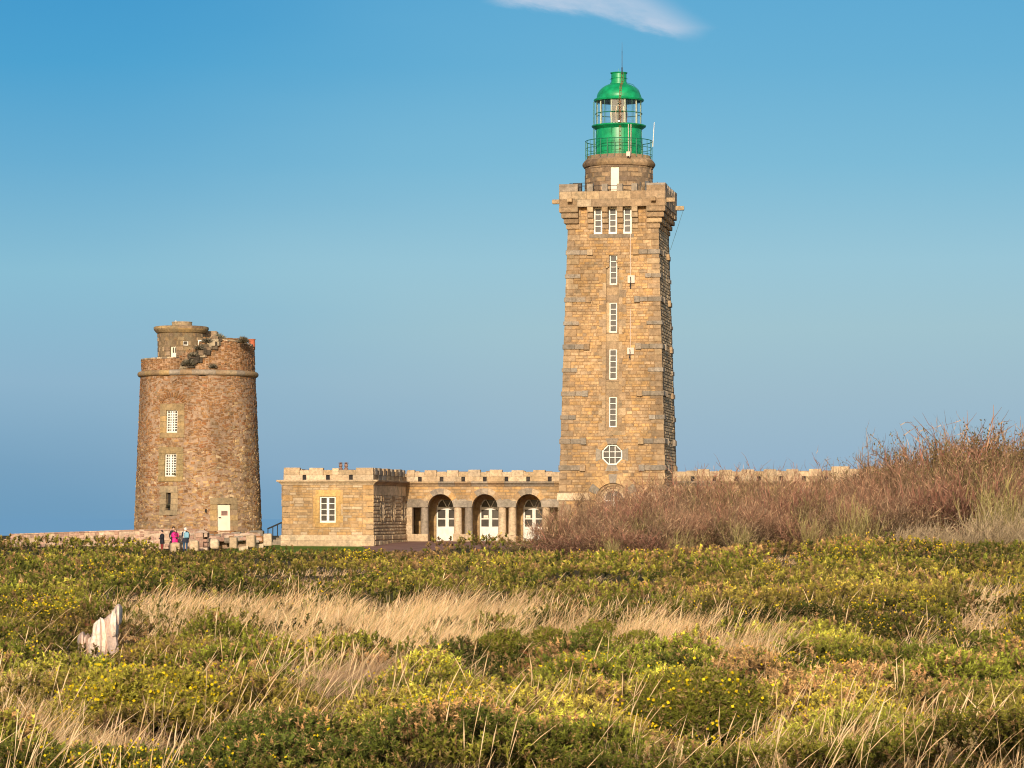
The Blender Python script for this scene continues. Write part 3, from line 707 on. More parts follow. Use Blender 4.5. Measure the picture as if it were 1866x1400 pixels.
    window(E, pf, wx0, wx1, wz0, wz1, 2, 4, rec=.12, fw=.10, bar=.055, mid=.17, off=off)
    # plinth
    mb = MB()
    masonry(mb, lambda s, z, o: pf(s, z, o + .1), zg - .6, zpl, (uL - .1, uR + .1), ch=.38, bl=(1.2, 2.4), pr=(.0, .02), pal=PALE, gap=.015, breaks=(zg,), depth=.5, mortar=(.4, .3, .2))
    masonry(mb, lambda s, z, o: pr_(s, z, o + .1), zg - .6, zpl, (VF + .1, VA - .05), ch=.38, bl=(.6, 1.6), pr=(.02, .06), pal=SIDE, gap=.03, breaks=(zg,), depth=.5, bev=.06, mortar=(.32, .23, .14))
    masonry(mb, lambda s, z, o: pl(s, z, o + .1), zg - .6, zpl, (-VB, -VF - .1), ch=.38, bl=(.8, 1.6), pr=(.0, .03), pal=PALE, gap=.015, depth=.5)
    mb.build('plinth', M['dressed'], E, off)
    # cornice
    mb = MB()
    cornice_strip(mb, pf, uL, uR, zc0, zc1, 1, 1)
    cornice_strip(mb, pr_, VF, VA - .37, zc0, zc1 - .003, 0, 0, WARM)
    cornice_strip(mb, pa, uR + .001, uT, zc0, zc1 - .002, 0, 0, GREY + WARM)
    cornice_strip(mb, pl, -VB, -VF, zc0, zc1 - .001, 0, 0)
    mb.box(*sorted((sgn * (uL + .1), sgn * (uR - .1))), VF + .1, VB, zc0, zc1 - .02, (.3, .25, .2)); mb.box(*sorted((sgn * (uR - .1), sgn * uT)), VA + .1, VB, zc0, zc1 - .025, (.3, .25, .2))
    mb.build('cornice', M['dressed'], E, off)
    # parapets with drain slots
    mb = MB(); U = lambda q: lu(q, VF); pk = PALE + WARM[2:3]
    c6 = lambda x: U(480 + x / 6.22); c7 = lambda x: lu(730 + x / 5.83, VA)
    sp = [c6(465), c6(731), c6(992)]
    parapet_line(mb, pf, uL + .1, uR, zc1, zn, zh, zl, [(uL, c6(413)), (c6(520), c6(678)), (c6(780), c6(855)), (c6(1048), uR)], sp, pk)
    mer = []; s = VF + .5; nn = []
    while s < VA - .8: mer.append((s, s + .8)); nn.append(s + 1.12); s += 1.45
    parapet_line(mb, pr_, VF + .36, VA - .36, zc1, zn, zh, zl, mer, nn, WARM + GREY)
    mer = [(c7(a), c7(b)) for a, b in ((60, 150), (255, 382), (490, 615), (718, 848), (945, 1078), (1178, 1308), (1408, 1535))]
    parapet_line(mb, pa, uR + .1, uT, zc1, zn, zh, zl, mer, [c7(a) for a in (205, 435, 665, 895, 1125, 1355, 1585)], pk)
    parapet_line(mb, pl, -VB, -VF - .36, zc1, zn, zh, zl, [(-VB + 1 + i * 2, -VB + 2 + i * 2) for i in range(7)], [-VB + .5 + i * 2 for i in range(7)], WARM)
    parapet_line(mb, pb, 3.6, -uL - .1, zc1, zn, zh, zl, [(4 + i * 2, 5 + i * 2) for i in range(10)], [], WARM)
    mb.build('parapet', M['dressed'], E, off)
    # arcade
    cen = [(c7(a) + c7(b)) / 2 for a, b in ((290, 560), (757, 1033), (1223, 1500))]; ra = .93
    mb = MB()
    masonry(mb, pa, zi1, zc0, (uR, uT), [('arch', c, ra + .12, zs, zs - 3) for c in cen], ch=.2, bl=(.25, .7), pr=(.003, .02), pal=GOLD, depth=.55, chj=.2, gap=.026, mortar=(.34, .235, .13))
    bw = VA + 3.2; pbw = lambda s, z, o: T((s, bw - o, z))
    drx = [(lu(730 + a / 5.83, bw) , lu(730 + a / 5.83 + 38.4, bw)) for a in (379, 840, 1302)]
    zds = lz(926, bw, -7)
    masonry(mb, pbw, zga, zs + 1.3, (uR, uT), [('arch', (a + b) / 2, (b - a) / 2, zds, zga) for a, b in drx], ch=.38, bl=(.4, .9), pr=(.004, .015), pal=[(.40, .26, .12), (.44, .29, .14), (.36, .23, .11)], depth=.3, mortar=(.35, .25, .15))
    for a, b in drx: ring(mb, pbw, (a + b) / 2, zds, (b - a) / 2 - .01, (b - a) / 2 + .3, -.3, .02, 7, [WARM])
    mb.box(*sorted((sgn * uR, sgn * uT)), VA + .05, bw - .02, zc0 - .3, zc0 - .01, (.3, .2, .12))
    mb.box(*sorted((sgn * (uR - .05), sgn * uT)), VA, bw + .1, zga - .5, zga, (.36, .22, .17))
    mb.box(*sorted((sgn * (uR), sgn * uT)), bw + .5, bw + .6, zga, zc0, (.03, .03, .03))
    mb.build('arcade_wall', M['masonry'], E, off)
    for k, (a, b) in enumerate(drx):
        for s_ in (0,):
            d = MB(); r_ = (b - a) / 2; m_ = (a + b) / 2; fw = .1; o0, o1 = -.22, -.12
            def db(x0, x1, z0, z1, p=0): d.hexa([pbw(x, z, o) for o in (o0, o1 + p) for x, z in ((x0, z0), (x1, z0), (x1, z1), (x0, z1))])
            zk = lz(960, bw, -7); zm = lz(945.8, bw, -7); ztr = zds
            db(a, b, zga + .02, zk); db(a, a + fw, zk, zds); db(b - fw, b, zk, zds); db(m_ - .12, m_ + .12, zk, zds, .01)
            db(a + fw, b - fw, zm - .04, zm + .04, -.01); db(a, b, zds - .12, zds + .08, .012)
            ring(d, pbw, m_, zds, r_ - fw, r_, o0, o1, 8, [PALE], gapa=0)
            for t in (R(62), R(118)):
                c_, s2 = math.cos(t), math.sin(t); nx, nz = -s2 * .025, c_ * .025
                d.hexa([pbw(m_ + x, zds + z, o) for o in (o0, o1) for x, z in ((nx, nz), (-nx, -nz), ((r_ - .05) * c_ - nx, (r_ - .05) * s2 - nz), ((r_ - .05) * c_ + nx, (r_ - .05) * s2 + nz))])
            do = d.build('door', M['white'], E, off)
            g = MB(); g.face([pbw(a, zk, -.2), pbw(b, zk, -.2)] + [pbw(m_ + r_ * math.cos(t), zds + r_ * math.sin(t), -.2) for t in np.linspace(0, math.pi, 14)]); g.build('pane', M['pane'], do, off)
            if k and not mirror:
                nm = MB(); nx0 = a + (.28 if k == 1 else .18); nm.face([pbw(x, z, -.11) for x, z in ((nx0, zm - .02), (nx0 + .34, zm - .02), (nx0 + .34, zm + .26), (nx0, zm + .26))]); nm.face([pbw(x, z, -.105) for x, z in ((nx0 + .05, zm + .1), (nx0 + .28, zm + .1), (nx0 + .28, zm + .12), (nx0 + .05, zm + .12))], m=1); nm.build('notice', [M['cream'], M['iron']], do, off)
    for c in cen:
        mb = MB(); ring(mb, pa, c, zs, ra, ra + .42, -.55, .04, 7, [GREY, GOLD, PALE, GREY], a0=R(4), a1=R(176)); mb.build('arch_stones', M['dressed'], E, off)
    # imposts, columns and plinths between the arches
    edges = [(uR + .02, cen[0] - ra), (cen[0] + ra, cen[1] - ra), (cen[1] + ra, cen[2] - ra), (cen[2] + ra, uT)]
    cr = .30
    for k, (a, b) in enumerate(edges):
        im = MB(); im.hexa([pa(x, z, o) for o in (-.58, .07) for x, z in ((a, zs - .02), (b, zs - .02), (b, zi1), (a, zi1))], pick(GREY + PALE[:1])); 
        im.hexa([pa(x, z, o) for o in (-.5, .06) for x, z in ((a + .25, zi1), (b - .25 if k < 3 else b, zi1), (b - .5 if k < 3 else b, zi1 + .14), (a + .5 if k else a, zi1 + .14))], pick(GREY))
        im.build('impost', M['dressed'], E, off)
        bs = MB(); n = 1
        bs.hexa([pa(x, z, o) for o in (-.62, .10) for x, z in ((a, zga), (b, zga), (b, zpb), (a, zpb))], pick(PALE)); bs.build('pier_base', M['dressed'], E, off)
        xs = ([b - cr] if k == 0 else ([a + cr, b - cr] if k < 3 else [a + cr]))
        for x in xs:
            cm = MB(); pp = pa(x, 0, -.27)
            cm.lathe([(cr + .02, zpb), (cr, zpb + .08), (cr - .01, (zpb + zs) / 2), (cr - .02, zs - .1), (cr, zs - .02)], 20, pp[0], pp[1], c=pick(PALE + GREY[:1])); co = cm.build('column', M['dressed'], E, off); smooth_by(co)
        if k == 0 or k == 3:
            sq = MB(); x0, x1 = (a, a + .45) if k == 0 else (b - .6, b)
            hh = (zs - .02 - zpb) / 3
            for i in range(3): sq.hexa([pa(x, z, o) for o in (-.55, .04) for x, z in ((x0, zpb + hh * i), (x1, zpb + hh * i), (x1, zpb + hh * (i + 1) - .01), (x0, zpb + hh * (i + 1) - .01))], pick(PALE))
            sq.build('pilaster', M['dressed'], E, off)
    if not mirror:
        mb = MB(); cv = VF + 2.4
        x0, x1 = lu(612, cv), lu(640, cv); zt = zh + .02
        mb.box(x0, x1, cv, cv + .7, zc1 - .1, zt - .2, (.2, .15, .1)); mb.hexa([(x, y, z) for y, z in ((cv + .8, zt - .12), (cv - .1, zt - .2)) for x, z in ((x0 - .1, z), (x1 + .1, z), (x1 + .1, z + .03), (x0 - .1, z + .03))])
        ch_ = mb.build('chimney', M['iron'], E, off)
        for q in (618.8, 628.8):
            pt = MB(); x = lu(q, cv); y = cv + .35
            pt.lathe([(.13, zt - .2), (.15, zt + .0), (.08, zt + .05), (.14, zt + .14), (.12, zt + .26), (.07, zt + .32), (.19, zt + .34), (.19, zt + .36), (.03, zt + .41)], 14, x, y); pt.build('chimney_pot', M['chim'], ch_, off)
    return E
wing('stone_annex', 'single-storey stone annex with white window and three-arched arcade, left of the lighthouse', False)
wing('stone_wing', 'low stone wing with crenellated roof line half hidden by bushes, right of the lighthouse', True)
# handrail of the steps at the annex's left end
sx0, sx1 = lu(487.5, VF + 1.5), lu(514.3, VF + 1.5); sv = VF + 1.5
u0_ = sx0
RL = empty('stair_railing', (GX + u0_ * CS + sv * SN, GY - u0_ * SN + sv * CS, ZB + lz(985, sv, u0_)), -TH, 'dark metal stair handrail rising to the left end of the annex', 'railing')
zr0, zr1 = lz(964, sv, sx0), lz(952, sv, sx1); offr = (sx0, sv, lz(985, sv, u0_))
mb = MB(); mb.tube([(sx0, sv, zr0), (sx1, sv, zr1)], .06, 6); mb.build('handrail', M['iron'], RL, offr)
for i in range(4):
    t = (.03, .36, .68, .98)[i]; x = sx0 + (sx1 - sx0) * t; z = zr0 + (zr1 - zr0) * t
    mb = MB(); mb.tube([(x, sv, z - 1.1), (x, sv, z)], .035, 6); mb.build('post', M['iron'], RL, offr)
mb = MB(); mb.tube([(sx0 + .1, sv, zr0 - .85), (sx1, sv, zr1 - .9)], .03, 6); mb.build('bottom_rail', M['iron'], RL, offr)
ST = MB()
for i in range(5):
    a = sx0 + (sx1 - sx0) * i / 5; ST.box(a, sx1 + .02, sv - .1, sv + 1.3, zg - .3 if i == 0 else zg + .14 * i, zg + .14 * (i + 1) - .003, pick(GREY))
so = ST.build('stone_steps', M['dressed'], None, (sx0, sv, zg)); so.location = (GX + sx0 * CS + sv * SN, GY - sx0 * SN + sv * CS, ZB + zg); so.rotation_euler = (0, 0, -TH)
tag(so, 'short flight of stone steps under the dark handrail beside the annex', 'steps')
def lin(c): return tuple(((v / 255) / 12.92 if v <= 10 else (((v / 255) + .055) / 1.055) ** 2.4) for v in c)
# ------------------------------------------------------------------ OLD ROUND TOWER
OY = 213.0; OX = wx(361, OY); OZ = wz(990, OY)
OT = empty('old_tower', (OX, OY, OZ), 0, 'weathered reddish round rubble-stone tower with a broken top, at the left', 'tower')
oz = lambda py: (YH - py) / F * (OY - 4.0) + CZ - OZ
def orad(z): return 4.44 - .0415 * z if z < 11.5 else 3.965
OR0 = 4.2
def opos(s, z, o):
    a = s / OR0; r = orad(z) + o
    return (r * math.sin(a), -r * math.cos(a), z)
def opos_w(s, z, o):                      # courses of field stones wander up and down
    return opos(s + .05 * math.sin(z * 3.1 + s), z + .07 * math.sin(s * 1.9 + z * .8) + .05 * math.sin(s * 4.7 + z * 2.3) + .03 * math.sin(s * 9.1 + z * 5), o)
def os_(px, z=5): return OR0 * math.asin(max(-.99, min(.99, (wx(px, OY - 3) - OX) / orad(z))))
zcor0, zcor1 = oz(683), oz(674)
ow = [(os_(303), os_(325.4), oz(788.5), oz(747.3)), (os_(302), os_(324.3), oz(868.5), oz(826.7)), (os_(306), os_(315.2), oz(930), oz(898)), (os_(397.3), os_(420.2), oz(969), oz(919))]
OC_ = 2 * math.pi * OR0
def rubpal(s, z):
    t = (z + 1.5 * math.sin(s * 1.3) + 1.2 * math.sin(z * .9 + s * .7)) / 9
    if s > 1.2 and z < 8: t -= .25
    return RUBLOW if random.random() > t else RUB
mb = MB()
masonry(mb, opos_w, -1.2, zcor0, (-OC_ / 2, OC_ / 2), [('rect', a - .42, b + .42, c - .28, d + .36) for a, b, c, d in ow], ch=.15, bl=(.10, .42), pr=(-.015, .04), depth=.5, gap=.026, palf=rubpal,
        mortar=(.34, .225, .145), seg=.3, jit=.032, bev=.014, chj=.5)
body = mb.build('tower_wall', M['rubble'], OT)
mb = MB(); mb.lathe([(3.8, -1), (3.4, 12.4), (.01, 12.4)], 32, c=(.03, .025, .02)); mb.build('inner_core', M['dark'], OT)
# dressed surrounds
TAN = [(.40, .265, .12), (.36, .24, .115), (.30, .21, .11)]
for i, (a, b, c, d) in enumerate(ow):
    mb = MB()
    P = [TAN, [(.31, .22, .10), (.27, .19, .095)], [(.36, .26, .15), (.29, .21, .12)], WARM + TAN][i]
    def sb(s0, s1, z0, z1, o=.05):
        n = max(1, round((s1 - s0) / .3)); cc = pick(P, .08)
        for q in range(n):
            x0 = s0 + (s1 - s0) * q / n; x1 = s0 + (s1 - s0) * (q + 1) / n
            mb.hexa([opos(x, z, oo) for oo in (-.5, o) for x, z in ((x0, z0), (x1, z0), (x1, z1), (x0, z1))], cc)
    sb(a - .48, b + .48, d, d + .44, .06)
    sb(a - .48, b + .48, c - .34, c, .07 if i != 3 else .02)
    n = max(3, round((d - c) / .4))
    for j in range(n):
        for (x0, x1) in ((a - .5, a), (b, b + .5)): sb(x0, x1, c + (d - c) * j / n + .006, c + (d - c) * (j + 1) / n - .006, random.choice((.02, .045)))
    mb.build('door_surround' if i == 3 else 'window_surround', M['dressed'], OT)
for i in (0, 1):
    a, b, c, d = ow[i]; window(OT, opos, a, b, c, d, 4, 8, rec=.12, fw=.075, bar=.06, mid=.13)
mb = MB(); a, b, c, d = ow[2]; mb.face([opos(a, c, -.3), opos(b, c, -.3), opos(b, d, -.3), opos(a, d, -.3)]); mb.build('slit_window', M['dark'], OT)
mb = MB(); a, b, c, d = ow[3]; mb.hexa([opos(s, z, o) for o in (-.2, -.08) for s, z in ((a + .03, c), (b - .03, c), (b - .03, d - .03), (a + .03, d - .03))]); mb.hexa([opos(s, z, o) for o in (-.08, .0) for s, z in ((a + .1, (c + d) / 2), (a + .26, (c + d) / 2), (a + .26, (c + d) / 2 + .05), (a + .1, (c + d) / 2 + .05))], m=1)
dr = mb.build('door', [M['cream'], M['iron']], OT)
mb = MB(); s0, s1 = os_(404.5), os_(415.3); za, zb = oz(939.5), oz(931); mb.face([opos(s, z, -.07) for s, z in ((s0, za), (s1, za), (s1, zb), (s0, zb))])
for i in range(4): z = za + (zb - za) * (.2 + .2 * i); mb.face([opos(s, zz, -.066) for s, zz in ((s0 + .04, z), (s1 - .05, z), (s1 - .05, z + .025), (s0 + .04, z + .025))], m=1)
mb.build('notice', [plain('pinkish_board', (.42, .24, .18), .6), M['iron']], dr)
mb = MB(); mb.hexa([opos(s, z, o) for o in (-.1, .085) for s, z in ((os_(376), oz(934)), (os_(379), oz(934)), (os_(379), oz(928)), (os_(376), oz(928)))], (.02, .02, .02)); mb.build('drain_hole', M['dark'], OT)
# relieving arch above the upper window
mb = MB(); a, b, c, d = ow[0]; m_ = (a + b) / 2
for k in range(13):
    t = R(25 + 130 * k / 12); q = 1.05
    cx_, cz_ = m_ + q * math.cos(t) * .95, d + .25 + q * math.sin(t) * .75
    nx, nz = math.cos(t), math.sin(t); tx, tz = -nz, nx
    mb.hexa([opos(cx_ + nx * u + tx * w, cz_ + nz * u + tz * w, o) for o in (-.02, .075) for u, w in ((-.15, -.045), (.17, -.055), (.17, .055), (-.15, .045))], pick(RUB[:4]))
mb.build('relieving_arch', M['rubble'], OT)
# round moulding
mb = MB(); cc = [pick(TAN + WARM + GREY[:1], .15) for _ in range(48)]
mb.lathe([(3.93, zcor0 - .05)] + [(3.97 + .22 * math.sin(t), (zcor0 + zcor1) / 2 - .2 * math.cos(t)) for t in np.linspace(.2, math.pi - .1, 8)] + [(3.9, zcor1 + .02)], 96, cf=lambda k, i: cc[(k // 3) % 48])
o = mb.build('string_course', M['dressed'], OT); smooth_by(o)
# upper ring wall: low parapet at left, tall broken wall at right
def zhigh(phi):                          # phi degrees to the right of the viewer's side
    phi = (phi + 180) % 360 - 180
    zl = oz(652.6); zt = oz(618)
    if phi < -17: return zl + (.1 if phi < -170 else 0)
    if phi < 15: return zl + (zt - zl) * math.floor(((phi + 17) / 32) * 7 + .5) / 7 + random.uniform(-.05, .05)
    if phi < 150: return zt - .35 * max(0, min(1, (phi - 25) / 60)) + random.uniform(-.03, .03)
    return zl
up = lambda s, z, o: ((3.9 + o) * math.sin(s / 3.9), -(3.9 + o) * math.cos(s / 3.9), z)
mb = MB(); N_ = 110
for k in range(N_):
    p0 = -180 + 360 * k / N_; p1 = p0 + 360 / N_; pm = (p0 + p1) / 2; zt = zhigh(pm)
    s0, s1 = R(p0) * 3.9, R(p1) * 3.9
    masonry(mb, up, zcor1 - .02, zt, (s0, s1), ch=.17, bl=(.16, .4), pr=(-.01, .06), depth=.55, gap=.03, pal=RUB, mortar=(.40, .25, .15), jit=.025, bev=.016, chj=.3)
    if pm < -17 or pm > 150 or 20 < pm < 120: mb.hexa([up(s, z, o) for o in (-.6, .05) for s, z in ((s0, zt), (s1, zt), (s1, zt + .09), (s0, zt + .09))], pick(GREY + PALE if pm < -17 or 24 < pm < 120 else RUB, .1))
mb.build('upper_wall', M['rubble'], OT)
mb = MB()                                # back wall that stands higher behind the coping
for k in range(20):
    p0 = 12 + 8 * k; s0, s1 = R(p0) * 3.3, R(p0 + 8) * 3.3
    bp = lambda s, z, o: ((3.3 + o) * math.sin(s / 3.3), -(3.3 + o) * math.cos(s / 3.3), z)
    masonry(mb, bp, zcor1, oz(612.5) + random.uniform(-.06, .05) - .01 * k, (s0, s1), ch=.2, bl=(.2, .5), pr=(0, .05), depth=.4, pal=RUB, mortar=(.36, .23, .14), jit=.02)
mb.lathe([(3.4, zcor1 + .05), (.01, zcor1 + .08)], 32, c=(.25, .18, .12))
mb.build('inner_wall', M['rubble'], OT)
# stair turret / old lantern room
TX = wx(332, OY) - OX; TY = -.6; TR = 1.62; tzf = lambda py: (YH - py) / F * (OY - 2.2) + CZ - OZ
tp = lambda s, z, o: (TX + (TR + o) * math.sin(s / TR), TY - (TR + o) * math.cos(s / TR), z)
ts = lambda px: TR * math.asin((wx(px, OY - 2.2) - OX - TX) / TR)
dh = (ts(310.2), ts(320.9), tzf(655), tzf(631)); wh = (ts(333.8), ts(343.2), tzf(629.6), tzf(621))
mb = MB()
masonry(mb, tp, zcor1 + .05, tzf(606), (-math.pi * TR, math.pi * TR), [('rect', dh[0], dh[1], zcor1, dh[3]), ('rect',) + wh], ch=.36, bl=(.5, 1.0), pr=(.0, .04), depth=.3, gap=.02, pal=BROWN + WARM[1:] + TAN[2:], mortar=(.2, .14, .08), seg=.3, bev=.025)
mb.lathe([(1.3, zcor1), (1.3, tzf(606))], 24, TX, TY, (.03, .025, .02))
tu = mb.build('turret', M['dressed'], OT)
mb = MB(); cc = [pick(BROWN + TAN, .15) for _ in range(40)]
mb.lathe([(1.55, tzf(607)), (1.72, tzf(605)), (1.86, tzf(600.5)), (1.90, tzf(598)), (1.90, tzf(594.5)), (1.80, tzf(593.2)), (.6, tzf(592.6))], 48, TX, TY, cf=lambda k, i: cc[(k // 4 + i // 3 * 7) % 40])
mb.build('turret_cornice', M['dressed'], tu)
mb = MB(); mb.lathe([(.70, tzf(593)), (.70, tzf(585.5)), (.72, tzf(585.2)), (.72, tzf(584.3)), (.01, tzf(584))], 28, TX + .05, TY, (.34, .25, .15)); mb.tube([(TX - .35, TY - .2, tzf(586)), (TX - .35, TY - .2, tzf(582))], [.15, .03], 8, (.8, .8, .75))
mb.build('turret_cap', M['dressed'], tu)
mb = MB(); mb.hexa([tp(s, z, o) for o in (-.2, -.12) for s, z in ((dh[0], zcor1), (dh[1], zcor1), (dh[1], dh[3]), (dh[0], dh[3]))])
hm = (dh[2] + dh[3]) / 2; q = (dh[1] - dh[0])
for a, b in ((.3, .55), (.68, .9)): mb.hexa([tp(s, z, o) for o in (-.12, -.112) for s, z in ((dh[0] + q * a, hm), (dh[0] + q * b, hm), (dh[0] + q * b, dh[3] - .08), (dh[0] + q * a, dh[3] - .08))], m=1)
mb.build('turret_door', [M['cream'], M['pane']], tu)
window(tu, tp, *wh, 1, 1, rec=.1, fw=.045)
mb = MB(); bx0, bx1 = wx(369, OY) - OX, wx(394, OY) - OX
for i in range(4): z0 = zcor1 + .05 + (tzf(599.5) - zcor1) * i / 4; mb.bbox(bx0 - .2, bx1 + random.uniform(-.05, .05), .2, 1.4, z0, zcor1 + (tzf(599.5) - zcor1) * (i + 1) / 4, pick(BROWN + TAN), b=.03)
mb.build('roof_block', M['dressed'], OT)
mb = MB(); x0, x1 = wx(367, OY) - OX, wx(374, OY) - OX
mb.box(x0, x0 + .07, -2.2, -2.1, oz(630), oz(617)); mb.box(x0 + .07, x1, -2.2, -2.1, oz(619), oz(617)); mb.build('white_frame', M['white'], OT)
mb = MB(); px_ = wx(460, OY) - OX; mb.lathe([(.24, oz(627)), (.22, oz(615)), (.26, oz(614.5)), (.26, oz(612.8)), (.18, oz(612.8)), (.18, oz(616))], 16, px_, -.5); mb.build('chimney_pot', M['terracotta'], OT)
# lichen-grey plants growing on the broken steps are separate little plants
def tuft(name, loc, rad, n, cols, label, seedv, up=.5, leafs=.07, group=None, wid=.022):
    rng = np.random.default_rng(seedv)
    d = rng.normal(size=(n, 3)); d[:, 2] = np.abs(d[:, 2]) * up + .1; d /= np.linalg.norm(d, axis=1)[:, None]
    r0 = rng.uniform(.0, .75, n)[:, None] * rad; a = d * r0 * np.array([1, .8, .9]); b = a + d * rng.uniform(.5, 1.3, n)[:, None] * leafs * 3 + rng.normal(size=(n, 3)) * leafs * .5
    w = rng.normal(size=(n, 3)); w /= np.linalg.norm(w, axis=1)[:, None]; w *= wid
    V = np.stack([a - w, a + w, b], 1); C = np.array(cols)[rng.integers(0, len(cols), n)] * rng.uniform(.6, 1.3, n)[:, None]
    o = npmesh(name, V, C, M['leaf']); o.location = loc; tag(o, label, 'plant', group); return o
def npmesh(name, V, C, mats, mi=None, parent=None):
    n, k, _ = V.shape
    me = bpy.data.meshes.new(name); me.vertices.add(n * k); me.vertices.foreach_set('co', np.ascontiguousarray(V, np.float32).ravel())
    me.loops.add(n * k); me.loops.foreach_set('vertex_index', np.arange(n * k, dtype=np.int32))
    me.polygons.add(n); me.polygons.foreach_set('loop_start', np.arange(0, n * k, k, dtype=np.int32))
    mats = mats if isinstance(mats, (list, tuple)) else [mats]
    for m in mats: me.materials.append(m)
    if mi is not None: me.polygons.foreach_set('material_index', mi.astype(np.int32))
    at = me.attributes.new('col', 'FLOAT_COLOR', 'FACE'); arr = np.ones((n, 4), np.float32); arr[:, :3] = C; at.data.foreach_set('color', arr.ravel())
    me.update(calc_edges=True); o = bpy.data.objects.new(name, me); COL.objects.link(o)
    if parent: o.parent = parent
    return o
def on_old(px, py, dr=.1):
    x = wx(px, OY - 3.8) - OX; z = oz(py); y = -math.sqrt(max(.1, (3.95 + dr) ** 2 - x * x)); return (OX + x, OY + y, OZ + z)
DG = [(.16, .135, .09), (.22, .19, .13), (.09, .075, .05), (.34, .31, .23)]
PLS = [(344, 666, .62, 1500, 'grey shrubby plant rooted at the foot of the broken steps on the round tower', DG), (388, 670, .3, 350, 'small dark plant growing on the ledge right of the broken steps', DG),
       (352, 650, .42, 420, 'lowest clump of plants on the diagonal broken edge of the round tower', DG), (363, 637, .45, 480, 'middle clump of plants on the diagonal broken edge of the round tower', DG), (377, 624, .45, 480, 'upper clump of plants on the diagonal broken edge of the round tower', DG),
       (400, 612, .5, 500, 'pale wispy plants along the top of the broken round tower wall', [(.30, .27, .18), (.2, .17, .1)]), (443, 619, .5, 1500, 'round spiky plant silhouetted on top of the old tower wall', [(.20, .15, .09), (.28, .24, .16), (.1, .08, .05)]),
       (323, 867, .3, 350, 'small plant hanging at the sill of the lower tower window', [(.16, .16, .08), (.28, .24, .14)]), (309, 925, .34, 380, 'dark ivy plant in the bottom of the narrow tower slit', [(.06, .06, .04), (.12, .11, .07)])]
mb = MB(); random.seed(5)                 # ragged stones of the collapsed stair along the diagonal edge
for i in range(70):
    t = random.random(); px = 334 + 62 * t + random.uniform(-5, 7); py = 668 - 50 * t + random.uniform(-7, 9); q = on_old(px, py, random.uniform(-.1, .12)); s = random.uniform(.08, .2); ww = random.uniform(.1, .28)
    mb.bbox(q[0] - OX - ww, q[0] - OX + ww, q[1] - OY - .05, q[1] - OY + .6, q[2] - OZ - s, q[2] - OZ + s, random.choice([(.07, .055, .04), (.12, .09, .06), (.05, .04, .03), (.34, .27, .18), (.20, .14, .09), (.10, .07, .05)]), b=.03)
mb.build('broken_steps', M['rubble'], OT)
for i, (px, py, r_, n, lab, cols) in enumerate(PLS):
    tuft('wall_plant', on_old(px, py, .1 if py > 620 else -.3) if py > 700 or py > 620 else (wx(px, OY - 3.2), OY - 3.2, OZ + (YH - py - 6) / F * (OY - 3.2) + CZ - OZ), r_, n, cols, lab, 50 + i, up=.7 if i != 6 else 1.6, leafs=.06, wid=.03)

# ------------------------------------------------------------------ terrain functions
def vn(x, y, s, seed=0):
    x = np.asarray(x) / s + seed * 17.3; y = np.asarray(y) / s + seed * 9.1
    xi = np.floor(x); yi = np.floor(y); fx = x - xi; fy = y - yi; fx = fx * fx * (3 - 2 * fx); fy = fy * fy * (3 - 2 * fy)
    h = lambda a, b: np.modf(np.abs(np.sin(a * 127.1 + b * 311.7) * 43758.5453))[0]
    return (h(xi, yi) * (1 - fx) + h(xi + 1, yi) * fx) * (1 - fy) + (h(xi, yi + 1) * (1 - fx) + h(xi + 1, yi + 1) * fx) * fy
def fbm(x, y, s, seed=0, o=3):
    t = 0; a = 1; n = 0
    for i in range(o): t = t + a * vn(x, y, s / 2 ** i, seed + i * 3); n += a; a *= .55
    return t / n
def sstep(a, b, x): t = np.clip((x - a) / (b - a), 0, 1); return t * t * (3 - 2 * t)
def gz(x, y):
    x = np.asarray(x, float); y = np.asarray(y, float); s = x / np.maximum(y, 8) * F / 933.
    L = np.interp(y, [0, 20, 60, 100, 150, 185, 200, 209, 213, 216, 222, 300], [-1.7, -1.72, -1.85, -2.1, -2.42, -2.5, -2.42, -2.2, -2.1, -2.0, -1.92, -1.95])
    Rr = np.interp(y, [0, 20, 40, 70, 110, 140, 160, 200, 222, 300], [-1.65, -1.68, -1.64, -1.55, -1.46, -1.62, -1.72, -1.8, -1.92, -1.95])
    w = sstep(-.05, .75, s); z = L * (1 - w) + Rr * w
    und = (fbm(x, y, 14, 3) - .5) * .45 * sstep(25, 60, y) * (1 - sstep(170, 195, y)) + (fbm(x, y, 4, 5) - .5) * .22 * (1 - sstep(150, 195, y))
    return CZ + z + und
def pxy(x, y):                            # where flat heath would show: only used to lay out plant communities as mapped from the photo
    return CX + x / y * F, YH + F * (CZ - gz(x, y) - .12) / y
def blobs(px, py, L):
    r = np.zeros_like(px)
    for (cx, cy, rx, ry, w) in L: r = np.maximum(r, w * np.exp(-(((px - cx) / rx) ** 2 + ((py - cy) / ry) ** 2) ** 1.3))
    return r
